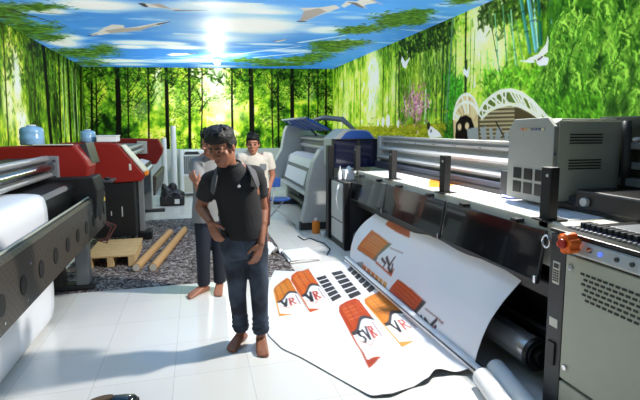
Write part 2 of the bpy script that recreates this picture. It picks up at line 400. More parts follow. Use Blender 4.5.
# --- left wall: forest with a pale sunlit clearing
def paint_left():
    c = Can(5.0, YB, ZT, 3.2, .016)
    n1 = vnoise(c.w, c.h, 16, 70, 11); n2 = vnoise(c.w, c.h, 6, 9, 12); n3 = vnoise(c.w, c.h, 5, 60, 13)
    U = c.U[None] + 0 * c.V[:, None]; V = c.V[:, None] + 0 * c.U[None]
    glow = np.exp(-((U - 7.75) / .38) ** 2) * .62 + np.exp(-((U - 10.4) / .5) ** 2) * .25 + np.exp(-((U - 6.9) / .35) ** 2) * .22
    t = .24 + glow + .4 * (n1 - .45) + .35 * (n2 - .5) + .22 * (n3 - .5) - .30 * np.clip((V - 2.75) / .4, 0, 1)
    c.a = c.ramp(t, [(0, (22, 40, 14)), (.22, (58, 92, 24)), (.42, (104, 146, 34)), (.58, (164, 188, 52)), (.76, (224, 220, 100)), (.95, (252, 248, 214))])
    for x, y, ru, rv, al in ((17, 76, .18, .36, .9), (12, 88, .30, .55, .45), (23, 122, .22, .26, .9), (8, 105, .2, .4, .5)): c.blob(Lf(x, y), ru, rv, (252, 248, 226), al, 1)
    c.dabs(scatter(1300, 5, 12, 2.3, 3.2), [G['d'], G['m'], G['g'], (44, 78, 22), (120, 156, 44)], .11, 1.2, 1.3, .75, 2)
    c.dabs(scatter(700, 5, 12, 1.13, 2.6), [G['m'], G['g'], G['l'], G['y'], (44, 78, 22)], .09, 1.4, 1.0, .6, 2)
    c.blob(Lf(17, 76), .12, .3, (250, 250, 236), .75, 1)
    for x, w, x2, col in ((43.5, .17, 51.5, (14, 14, 12)), (58.5, .10, 61, (22, 30, 14)), (67, .15, 71, (16, 24, 12)), (74, .1, 77, (26, 36, 16)), (80, .15, 81, (22, 34, 14)), (33, .05, 37, (60, 70, 26)), (63, .06, 65, (40, 60, 24)), (28, .04, 31, (80, 90, 30)), (5, .05, 8, (70, 84, 30)), (55, .05, 57, (46, 66, 24))):
        a = Lf(x, 50)[0]; b = Lf(x2, 143)[0]; c.path([(a, 3.2), ((a + b) / 2, 2.2), (b, 1.1)], w, w * 1.1, col)
    for y in (10.1, 10.35, 10.9, 11.2): c.line((y, 1.5), (y + .05, 2.9), .09, .05, (206, 226, 190), .5)
    U, V = np.meshgrid(c.U, c.V); V2 = np.minimum(V, ceil_z(XL))
    grid_obj('mural_print', np.stack([np.full_like(U, XL), U, V2], -1), c.a, MURAL, wl, flip=True, gain=1.3, gam=1.15)
    build('mural_print', MB().box(XL - .003, XL, -2, 5.0, ZT, ceil_z(XL)), greenm, wl)
paint_left()

# --- right wall: bamboo grove, bridges, willow
def paint_right():
    c = Can(2.4, YB, ZT, 3.26, .0125)
    n1 = vnoise(c.w, c.h, 30, 60, 21); n2 = vnoise(c.w, c.h, 8, 11, 22); n3 = vnoise(c.w, c.h, 5, 90, 23)
    U = c.U[None] + 0 * c.V[:, None]; V = c.V[:, None] + 0 * c.U[None]
    xk = lambda x: Rt(x, 90)[0]
    base = np.interp(U, [xk(640), xk(560), xk(520), xk(485), xk(450), xk(420), xk(400), xk(372), xk(352), xk(335)], [.40, .40, .52, .72, .58, .50, .50, .76, .68, .66])
    t = base + .34 * (n1 - .5) + .36 * (n2 - .5) + .3 * (n3 - .5) - .2 * np.clip((V - 2.8) / .4, 0, 1) * (U > xk(470))
    c.a = c.ramp(t, [(0, (26, 46, 14)), (.2, (60, 98, 24)), (.4, (106, 150, 40)), (.58, (158, 190, 66)), (.76, (212, 222, 112)), (.95, (246, 248, 212))])
    # pale clearing and pillars of light at the far end
    for x, y, ru, rv, al in ((374, 78, .34, .62, .95), (371, 110, .3, .5, .5), (346, 100, .3, .6, .3), (394, 86, .2, .45, .35), (424, 66, .18, .3, .4), (440, 55, .25, .35, .4)): c.blob(Rt(x, y), ru, rv, (248, 250, 238), al, 1)
    for x in (338, 343, 349, 355, 361, 383, 388, 395, 404, 412, 420, 428):
        u = xk(x + random.uniform(-1, 1)); c.line((u, 1.4), (u, 3.0), .09, .05, random.choice([(212, 222, 120), (90, 130, 40), (60, 96, 30), (170, 196, 90)]), .55)
    c.dabs(scatter(900, xk(400), YB, 1.45, 3.2), [(150, 190, 50), (190, 206, 66), (118, 164, 38), (214, 216, 96), (168, 196, 60)], .12, 1.5, .5, .5, 2.8)
    # dark canopy block (px 398..450)
    c.dabs(scatter(700, xk(452), xk(398), 2.2, 3.26), [(62, 102, 26), (88, 132, 36), (118, 156, 46), (46, 78, 20), (150, 178, 56)], .14, 1.5, .5, .6, 2.5)
    c.dabs(scatter(150, xk(452), xk(398), 2.9, 3.26), [G['d'], (40, 66, 20)], .14, .6, 1, .7, 2)
    c.blob(Rt(416, 96), .25, .5, (206, 214, 90), .5, 1)
    # bright leaves around the clearing (px 452..520)
    c.dabs(scatter(900, xk(525), xk(452), 1.5, 3.26), [(128, 178, 40), (160, 204, 60), (196, 220, 90), (98, 150, 36), (226, 236, 150)], .10, .6, 1.5, .6, 2)
    for x, y, ru, rv, al in ((484, 24, .3, .4, .95), (474, 52, .25, .3, .5), (500, 46, .2, .22, .6), (492, 66, .25, .2, .4), (458, 60, .15, .4, .4)): c.blob(Rt(x, y), ru, rv, (246, 246, 200), al, 1)
    c.dabs(scatter(260, xk(545), xk(476), 2.9, 3.26), [(40, 60, 22), (60, 92, 28), (80, 116, 34)], .12, .4, 1.2, .7, 2)
    c.dabs([(xk(x), Rt(x, y)[1]) for x, y in [(random.uniform(446, 462), random.uniform(75, 125)) for _ in range(260)]], [(70, 150, 40), (96, 176, 56), (54, 120, 34)], .12, .8, 1.5, .8, 2)
    # bamboo stems
    def stem(x0, y0, x1, y1, w, col, al=.95, joints=True):
        a = Rt(x0, y0); b = Rt(x1, y1); W = w * a[0] / F
        c.line(a, b, W, W, col, al); c.line((a[0] + W * .25, a[1]), (b[0] + W * .25, b[1]), W * .3, W * .3, np.minimum(np.array(col) * 1.35 + 14, 255), .6)
        if joints:
            k = int(abs(a[1] - b[1]) / .22)
            for i in range(1, k): q = i / k; u = a[0] + (b[0] - a[0]) * q; v = a[1] + (b[1] - a[1]) * q; c.line((u - W / 2, v), (u + W / 2, v), .014, .014, np.array(col) * .6, .8)
    for s in ((437, 35, 436, 125, 2.4, (60, 92, 34)), (444, 32, 441, 125, 2.6, (44, 74, 30)), (438, 50, 433, 125, 1.6, (118, 150, 70)), (449, 26, 443, 126, 3, (52, 86, 38)), (453, 18, 446, 126, 3.6, (92, 128, 92)), (456, 40, 455, 120, 1.8, (70, 110, 50)), (466, 12, 465, 95, 3, (34, 54, 30)), (467, 60, 466, 92, 2, (40, 60, 30)), (430, 60, 429, 125, 1.6, (96, 140, 84)), (426, 90, 425, 125, 4, (150, 180, 130)), (410, 80, 409, 118, 3, (120, 160, 96)), (399, 55, 399, 120, 3, (44, 66, 28))): stem(*s)
    for s in ((489, 12, 503, 90, 1.5, (70, 100, 60)), (495, 14, 500, 88, 1.8, (120, 168, 132)), (503, 6, 508, 84, 2, (92, 140, 100)), (508, 14, 520, 76, 1.6, (90, 140, 96)), (511, 10, 516, 70, 1.8, (140, 186, 150)), (516, 20, 523, 62, 1.5, (100, 150, 100)), (487, 50, 490, 92, 1.5, (120, 168, 120)), (493, 60, 495, 90, 1.5, (140, 182, 140)), (484, 66, 485, 92, 1.2, (110, 150, 110)), (481, 50, 480, 90, 1.2, (120, 160, 90)), (475, 30, 473, 88, 1.6, (110, 150, 70)), (471, 20, 470, 80, 1.4, (96, 140, 60)),
              (550, 0, 552, 30, 2.5, (92, 140, 120)), (559, -6, 560, 22, 2.5, (120, 160, 140)), (603, -6, 606, 22, 6, (120, 176, 196)), (576, -8, 578, 20, 2.5, (70, 120, 100)), (588, -8, 590, 10, 3, (60, 110, 100))): stem(*s)
    c.blob(Rt(609, 12), .14, .16, (128, 186, 214), .7, 1)
    for s in ((519.5, -8, 530, 52, 5, (70, 132, 116)), (527.5, -8, 536, 50, 6, (104, 160, 160)), (538, -8, 541, 44, 4.6, (34, 100, 84)), (533, -8, 538, 48, 2, (150, 196, 190))): stem(*s)
    # grass slope under the bamboo
    c.dabs([Rt(x, y) for x, y in [(random.uniform(484, 556), random.uniform(70, 116)) for _ in range(900)]], [(108, 170, 44), (132, 192, 58), (84, 146, 36), (168, 206, 80), (64, 112, 34)], .09, .6, 1.5, .8, 2)
    # willow
    wc_ = [(84, 138, 40), (112, 168, 52), (138, 190, 66), (62, 110, 32), (96, 152, 44), (166, 208, 92), (120, 176, 60)]
    c.dabs([Rt(x, y) for x, y in [(random.uniform(548, 648), random.uniform(-6, 122)) for _ in range(900)]], [(52, 96, 28), (70, 120, 34), (88, 142, 42)], .16, 1.4, .6, .8, 3)
    c.poly([Rt(*q) for q in ((556, 30), (548, 60), (538, 100), (532, 122), (650, 126), (650, -8), (640, -8), (600, 8), (575, 8))], (40, 82, 26), .75)
    cl = [(604, 4), (568, 20), (640, 14), (590, 26), (622, 34), (560, 44), (604, 50), (642, 52), (580, 58), (624, 64), (553, 70), (600, 78), (640, 84), (572, 86), (618, 94), (548, 96), (590, 102), (636, 108)]
    for cx, cy in cl:
        u0, v0 = Rt(cx, cy); kk = u0 / F
        for m_ in range(84):
            a = random.gauss(0, 1); du = a * 11 * kk; dv = random.gauss(0, .11) - .035 * a * a; L = random.uniform(.12, .40); q = random.random() ** 1.4
            col = np.array((58, 108, 30)) * (1 - q) + np.array((190, 230, 104)) * q if m_ > 26 else np.array((36, 80, 24))
            col = col * random.uniform(.85, 1.12)
            sg_ = .10 if a > 0 else -.10; pts = [(u0 + du - sg_ * random.random(), v0 + dv + .04), (u0 + du, v0 + dv), (u0 + du + sg_ * .35 + random.uniform(-.03, .03), v0 + dv - L * .5), (u0 + du + sg_ * .45 + random.uniform(-.06, .06), v0 + dv - L)]
            c.path(pts, .016, .008, np.minimum(col, 255), .9)
            for j in range(4):
                z = random.random(); c.line((pts[2][0] + random.uniform(-.01, .01), pts[1][1] - L * z), (pts[2][0] + random.uniform(-.045, .045), pts[1][1] - L * z - .045), .013, .005, np.minimum(col * 1.1, 255), .85)
    for x, y, ru, rv in ((566, 84, .05, .16), (612, 108, .07, .1), (584, 112, .08, .08), (632, 74, .03, .14), (600, 66, .03, .12), (556, 106, .05, .12), (624, 106, .05, .12)): c.blob(Rt(x, y), ru, rv, (28, 60, 24), .6, 1)
    c.dabs([Rt(x, y) for x, y in [(random.uniform(532, 600), random.uniform(92, 120)) for _ in range(420)]], [(72, 126, 36), (96, 156, 46), (46, 92, 30), (132, 186, 62)], .08, 1.2, .9, .85, 2.5)
    # olive bank and hedge strip
    a, b = Rt(354, 124), Rt(446, 122)
    c.poly([Rt(352, 127), Rt(448, 123), Rt(448, 140), Rt(352, 142)], (150, 152, 40), .9)
    c.dabs([Rt(x, y) for x, y in [(random.uniform(352, 448), random.uniform(127, 138)) for _ in range(400)]], [(134, 140, 34), (164, 164, 48), (112, 124, 30), (186, 184, 64)], .16, 0, .3, .7, 4)
    c.dabs([Rt(x, y) for x, y in [(random.uniform(446, 458), random.uniform(124, 140)) for _ in range(120)]], [(56, 112, 34), (80, 140, 44), (36, 80, 26)], .09, .8, 1.5, .9, 2)
    # pink blossom tree
    u, v = Rt(414, 122); c.path([(u, v), (u - .04, v + .3), (u + .1, v + .55)], .06, .03, (96, 72, 60)); c.path([(u - .02, v + .2), (u - .22, v + .5)], .04, .02, (96, 72, 60))
    c.dabs([(Rt(414, 104)[0] + random.gauss(0, .27), Rt(414, 104)[1] + random.gauss(0, .15)) for _ in range(220)], [(196, 128, 170), (214, 160, 190), (170, 100, 146), (228, 190, 206), (150, 110, 110)], .07, .5, 1.5, .85, 1.8)
    # small lattice bridge (px 453..480) and its dark tunnel
    cr = [(226, 214, 180), (206, 190, 150), (240, 232, 206), (186, 168, 128)]
    c.poly([Rt(454, 142), Rt(453, 116), Rt(456, 102), Rt(461, 95), Rt(467, 93), Rt(473, 97), Rt(478, 106), Rt(480, 142)], (196, 178, 138))
    for k in range(15):
        th = math.radians(15 + 150 * k / 14); x0, y0 = 466.5 + 8 * math.cos(th), 122 - 10 * math.sin(th); x1, y1 = 466.5 + 13.5 * math.cos(th + .15), 122 - 28 * math.sin(th + .15)
        c.line(Rt(x0, y0), Rt(x1, y1), .05, .03, random.choice(cr))
    for rr in (20, 28): c.path([Rt(466.5 + 13 * math.cos(math.radians(t)), 122 - rr * math.sin(math.radians(t))) for t in range(10, 171, 10)], .035, .035, cr[2])
    c.poly([Rt(455, 142), Rt(456, 124), Rt(460, 117), Rt(466, 115), Rt(471, 118), Rt(474, 126), Rt(474, 142)], (30, 18, 12))
    c.blob(Rt(459.5, 127), .05, .05, (226, 206, 170), .9, .4); c.blob(Rt(467, 126), .05, .05, (226, 206, 170), .9, .4)
    # large arched bridge (px 478..548)
    arch = [(478, 113), (484, 103), (492, 96), (501, 91), (511, 90), (521, 93), (532, 101), (542, 112), (550, 121)]
    inner = [(550, 128), (540, 118), (530, 111), (520, 106), (510, 104), (500, 106), (490, 110), (482, 118)]
    c.poly([Rt(478, 142), Rt(478, 113)] + [Rt(*p) for p in inner[::-1]] + [Rt(550, 142)], (92, 82, 58))
    for y in range(108, 142, 4): c.line(Rt(480, y), Rt(514, y - 1), .022, .022, (188, 178, 146), .9)
    c.poly([Rt(*p) for p in arch] + [Rt(*p) for p in inner], (104, 112, 66), .8)
    c.path([Rt(*p) for p in arch], .045, .045, (226, 220, 196)); c.path([Rt(*p) for p in inner], .04, .04, (224, 218, 192))
    for i in range(24):
        q = i / 23 * (len(arch) - 1); k = min(int(q), len(arch) - 2); f = q - k; p = [arch[k][j] + (arch[k + 1][j] - arch[k][j]) * f for j in (0, 1)]
        q2 = (len(inner) - 1) - min(i + random.choice((-1.6, 1.6)), 23) / 23 * (len(inner) - 1); q2 = max(0, min(q2, len(inner) - 1.001)); k = int(q2); f = q2 - k; r_ = [inner[k][j] + (inner[k + 1][j] - inner[k][j]) * f for j in (0, 1)]
        c.line(Rt(*p), Rt(*r_), .024, .024, (236, 230, 208))
    # grey planters
    for p in ([(482, 142), (480, 128), (486, 126), (487, 142)], [(490, 142), (489, 129), (492, 127), (494, 142)], [(494, 142), (497, 128), (502, 127), (500, 142)], [(502, 142), (504, 133), (509, 131), (508, 142)], [(468, 142), (467, 129), (478, 127), (479, 142)]): c.poly([Rt(*q) for q in p], (150, 154, 152))
    c.line(Rt(504, 137), Rt(496, 122), .02, .02, (60, 54, 44))
    # doves and white birds
    def bird(pts, col=(246, 244, 240)): c.poly([Rt(*p) for p in pts], col)
    bird([(401, 61), (403, 67), (406, 68), (410, 57), (405, 62), (402, 56)]); bird([(403, 64), (407, 64), (405, 69)])
    bird([(463, 73), (466, 76), (468, 77), (470, 66), (467, 71), (464, 68)]); bird([(464, 73), (469, 74), (467, 78)])
    bird([(548, 35), (546, 44), (538, 54), (527, 59), (532, 61), (540, 58), (548, 52), (548.5, 42)], (232, 216, 204)); bird([(536, 60), (542, 56), (549, 58), (547, 65), (540, 66), (537, 64)], (240, 228, 220)); bird([(519, 61), (530, 59), (536, 62), (530, 63)], (236, 226, 214)); c.line(Rt(538, 60), Rt(542, 57), .02, .02, (70, 50, 44))
    for x, y, r in ((383, 122, .07), (388, 121, .09), (378, 123, .05), (398, 124, .05)): c.blob(Rt(x, y), r, r * 1.4, (248, 246, 226), .95, .3)
    bird([(428, 134), (428, 128), (431, 126), (435, 129), (439, 132), (442, 137), (430, 138)], (236, 236, 240)); c.blob(Rt(428.5, 126), .05, .06, (40, 36, 34), .95, .3); c.blob(Rt(431, 131), .03, .03, (60, 60, 64), .8, .3)
    U, V = np.meshgrid(c.U, c.V); V2 = np.minimum(V, ceil_z(XR))
    grid_obj('mural_print', np.stack([np.full_like(U, XR), U, V2], -1), c.a, MURAL, wr, gain=1.5, gam=1.28)
    build('mural_print', MB().box(XR, XR + .003, -2, 2.4, ZT, ceil_z(XR)), greenm, wr)
paint_right()

# --- ceiling: printed sky with birds and branches
def paint_ceiling():
    c = Can(XL, XR, 4.0, YB, .0175)
    n1 = vnoise(c.w, c.h, 90, 24, 31); n2 = vnoise(c.w, c.h, 40, 9, 32, 5); n3 = vnoise(c.w, c.h, 70, 70, 33)
    U = c.U[None] + 0 * c.V[:, None]; V = c.V[:, None] + 0 * c.U[None]
    dep = np.clip((V - 5) / 7, 0, 1)[..., None]
    c.a = (np.array((84, 156, 230)) * (1 - dep) + np.array((50, 122, 214)) * dep) * (.92 + .16 * n3[..., None])
    k = np.clip((n1 * .55 + n2 * .6 - .72) * 2.4, 0, .42)[..., None]
    c.a = c.a * (1 - k) + np.array((214, 232, 250)) * k
    w = (252, 254, 255)
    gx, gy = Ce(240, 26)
    c.blob((gx, gy), 1.15, 1.3, (214, 234, 252), .55, 1); c.blob((gx + .15, gy - .05), .75, .55, w, 1, .8); c.blob((gx - .35, gy + 1.0), .7, .35, w, .6, 1); c.blob((gx - .3, gy - 1.0), 1.0, .28, (236, 246, 254), .7, 1)  # lamp glow painted into the sky print as white patches
    for x, y, ru, rv, al in ((95, 1, .55, .3, .95), (48, 6, .25, .18, .9), (140, 40, .55, .22, .85), (130, 44, .35, .2, .9), (62, 38, .28, .55, .9), (70, 33, .2, .3, .8), (118, 58, .6, .3, .85), (130, 62, .5, .25, .7), (180, 46, .5, .22, .9), (172, 42, .3, .2, .8), (262, 12, .4, .12, .8), (225, 4, .55, .14, .8), (325, 32, .35, .3, .8), (290, 52, .6, .2, .6), (200, 60, .6, .3, .7), (215, 66, .5, .3, .6), (160, 60, .5, .25, .5), (270, 45, .5, .12, .5), (345, 44, .3, .2, .7), (436, 1, .35, .1, .8), (445, 10, .2, .1, .3), (352, 20, .25, .12, .4), (30, 2, .3, .2, .6)):
        c.blob(Ce(x, y), ru, rv, w, al, .9)
    # streaks
    for x0, y0, x1, y1 in ((115, 40, 160, 44), (160, 41, 192, 48), (100, 60, 160, 57), (160, 59, 200, 63), (230, 55, 300, 48), (205, 2, 262, 4), (176, 32, 205, 34), (300, 44, 345, 38), (255, 58, 310, 54)):
        c.line(Ce(x0, y0), Ce(x1, y1), .10, .05, (236, 246, 254), .7)
    # branches and leaf sprays: px centre, size (px), count
    lv = [(60, 104, 34), (84, 134, 46), (44, 80, 26), (112, 160, 62), (36, 64, 22)]
    def spray(x, y, rx, ry, n, size=.09):
        size *= 1.25; n = int(n * .9)
        c.dabs([Ce(x + random.gauss(0, rx * .5), y + random.gauss(0, ry * .5)) for _ in range(n)], lv, size, .2, 1.2, .9, 2.2)
    for a in ((6, 6, 16, 8, 260), (40, 2, 22, 3, 200, .08), (330, 52, 16, 3, 240, .13), (420, 16, 12, 2, 120), (305, 62, 20, 3, 240, .14), (20, 28, 16, 6, 260), (50, 33, 14, 4, 200), (14, 20, 20, 8, 260), (38, 25, 22, 7, 320), (90, 50, 26, 5, 420, .12), (66, 48, 14, 4, 200, .1), (104, 45, 12, 4, 180, .1), (88, 60, 20, 4, 260, .12), (110, 66, 24, 1.6, 260, .14), (140, 67, 22, 1.2, 180, .14), (400, 22, 20, 5, 520), (412, 24, 12, 5, 300), (392, 27, 14, 4, 240), (364, 32, 16, 3, 260, .1), (352, 34, 14, 2.4, 160, .1), (340, 46, 20, 3, 280, .12), (350, 46, 18, 2.5, 160, .12), (330, 48, 12, 2, 140, .12), (262, 62, 18, 3, 240, .14), (300, 61, 18, 2, 200, .14), (318, 58, 14, 3, 160, .13), (285, 66, 30, 1.2, 260, .16), (318, 46, 8, 2, 80, .1), (462, 5, 10, 3, 240, .07), (474, 2, 8, 3, 160, .07), (240, 60, 10, 2, 90, .12)): spray(*a)
    for pts, w0 in (([(8, 3), (30, 10), (66, 21)], .05), ([(40, 7), (60, 9), (82, 11)], .03), ([(440, 9), (470, 9)], .03), ([(0, 11), (12, 12)], .05)): c.path([Ce(*p) for p in pts], w0, w0 * .3, (52, 48, 40))
    # flying cranes: body polygons in greys
    def B(pts, col): c.poly([Ce(*p) for p in pts], col)
    g1, g2, dk = (206, 204, 200), (168, 160, 156), (54, 46, 46)
    B([(89, 31), (98, 28), (104, 24), (112, 21), (124, 22), (124, 25), (136, 24), (160, 20), (170, 19), (160, 23), (136, 27), (118, 29), (104, 31), (92, 32)], g1); B([(104, 27), (120, 25), (140, 25), (165, 20), (140, 28), (110, 30)], g2); c.line(Ce(89, 31.4), Ce(97, 31), .05, .03, dk); c.line(Ce(158, 22), Ce(170, 19.5), .06, .02, dk)
    B([(141, 0), (143, 3), (152, 5), (164, 6), (176, 8), (184, 9), (178, 6.5), (166, 5), (160, 2), (150, 1)], g1); c.line(Ce(142, 1), Ce(146, 4), .08, .04, dk); c.line(Ce(176, 8.5), Ce(207, 9), .06, .02, (120, 112, 108)); B([(150, 1), (160, 1), (172, 7), (160, 5)], g2)
    B([(166, 53), (172, 51.5), (186, 52), (196, 52.5), (186, 54), (172, 54.5)], g1); c.line(Ce(190, 52.5), Ce(197, 52), .09, .05, dk)
    B([(292, 4), (300, 9), (309, 9), (320, 9), (336, 7), (340, 10), (328, 14), (316, 18), (304, 23), (299, 23), (303, 17), (304, 12)], g1); B([(304, 12), (318, 10), (330, 12), (306, 22), (299, 23)], g2); c.line(Ce(299, 22.5), Ce(305, 23), .07, .05, dk)
    B([(341, 8), (347, 3), (356, 4), (366, 0), (373, 2), (376, 6), (368, 7), (364, 8), (367, 12), (360, 9), (352, 6), (344, 10)], g1); B([(347, 4), (356, 5), (366, 11), (360, 10)], (110, 104, 104)); c.line(Ce(372, 3), Ce(383, 8), .03, .015, g2)
    B([(273, 42), (282, 40.6), (287, 40), (284, 42), (277, 43)], g1); c.line(Ce(274, 42), Ce(286, 40.5), .06, .03, (120, 104, 96))
    B([(320, 10), (334, 7), (337, 10), (326, 13)], g1)
    U, V = np.meshgrid(c.U, c.V)
    grid_obj('mural_print', np.stack([U, V, 3.13 + .025 * U], -1), c.a, mat_attr('self_lit_ceiling_print', .5, .12, glow=.55), wc, flip=True, gain=1.1)  # emission added to brighten the ceiling print and soften the room light
paint_ceiling()
for n, mb in (('baseboard_back', MB().box(XL, XR, YB - .012, YB + .002, 0, .09)), ('baseboard_left', MB().box(XL - .002, XL + .012, -2, YB - .012, 0, .09)), ('baseboard_right', MB().box(XR - .012, XR + .002, -2, YB - .012, 0, .09))): struct(n, mb, M['white'])

# --- ceiling lamp near the back wall
p = atZ(217, 62, 2.98)
LY = 10.2
t = thing('ceiling_lamp', (p.x, LY, ceil_z(p.x)), 'small glowing round lamp on the sky-print ceiling near the back wall', 'lamp')
lampx = atY(217, 62, LY)
t.location = (lampx.x, LY, ceil_z(lampx.x)); BASE[t] = Vector(t.location)
build('lamp_base', MB().disc((lampx.x, LY, ceil_z(lampx.x)), .07, 'z', -.06), M['white'], t, bevel=.006)
build('bulb', MB().ell((lampx.x, LY, lampx.z), (.07, .07, .07)), M['lamp'], t, smooth=True)
# ------------------------------------------------------------------ rug, pallet, tubes
rug_pts = []
def rug():
    x0, x1, y0, y1 = -1.5, 1.07, 4.95, 8.62
    mb = MB().box(x0, x1, y0, y1, 0.0005, .010)
    o = build('patterned_rug', mb, M['rug'], loc=((x0 + x1) / 2, (y0 + y1) / 2, .0005), bevel=.003)
    props(o, 'grey brown patterned rug lying on the white tile floor', 'rug')
rug()

def pallet():
    x0, x1, y0, y1, zb = -1.28, -.745, 5.76, 6.62, .0102
    t = thing('wooden_pallet', ((x0 + x1) / 2, (y0 + y1) / 2, zb), 'low pale wooden pallet on the rug beside the far left printer', 'pallet')
    for x in (x0, (x0 + x1) / 2 - .035, x1 - .07): build('bottom_board', MB().box(x, x + .07, y0, y1, zb, zb + .018), M['wood'], t, bevel=.002)
    for x in (x0, (x0 + x1) / 2 - .035, x1 - .07): build('stringer', MB().box(x, x + .07, y0 + .004, y1 - .004, zb + .018, zb + .118), M['wood'], t, bevel=.002)
    n = 6; w = (y1 - y0 - .012 * (n - 1)) / n
    for i in range(n): build('deck_board', MB().box(x0 - .008, x1 + .008, y0 + i * (w + .012), y0 + i * (w + .012) + w, zb + .118, zb + .14), M['wood'], t, bevel=.002)
pallet()

def core(a, b, r, z, name, m, label, cat, group, endm, zoff=0.0):
    a = Vector((a[0], a[1], z + r)); b = Vector((b[0], b[1], z + r)); t = thing(name, (a.x, a.y, z), label, cat, group)
    d = (b - a).normalized(); s = d.cross(Vector((0, 0, 1))).normalized(); u = s.cross(d); n = 24
    ring = lambda c, rr: [c + (s * math.cos(2 * PI * k / n) + u * math.sin(2 * PI * k / n)) * rr for k in range(n)]
    mb = MB(); mb.loft([ring(a, r * .78), ring(a, r), ring(b, r), ring(b, r * .78), ring(a + d * .0, r * .78)], cap=False)
    build('tube_wall', mb, m, t, smooth='auto')
    for c, sg in ((a, 1), (b, -1)): build('end_cap', MB().loft([ring(c - d * .006 * sg, r * .80), ring(c + d * .05 * sg, r * .80)]), endm, t)
    return t
core((-.695, 5.50), (-.42, 7.32), .048, .0102, 'cardboard_tube', M['kraft'], 'brown cardboard tube on the rug, lying next to the wooden pallet', 'cardboard tube', 'cardboard tubes on the rug', M['cream'])
core((-.51, 5.46), (-.20, 7.46), .048, .0102, 'cardboard_tube', M['kraft'], 'brown cardboard tube on the rug, farther from the wooden pallet', 'cardboard tube', 'cardboard tubes on the rug', M['cream'])

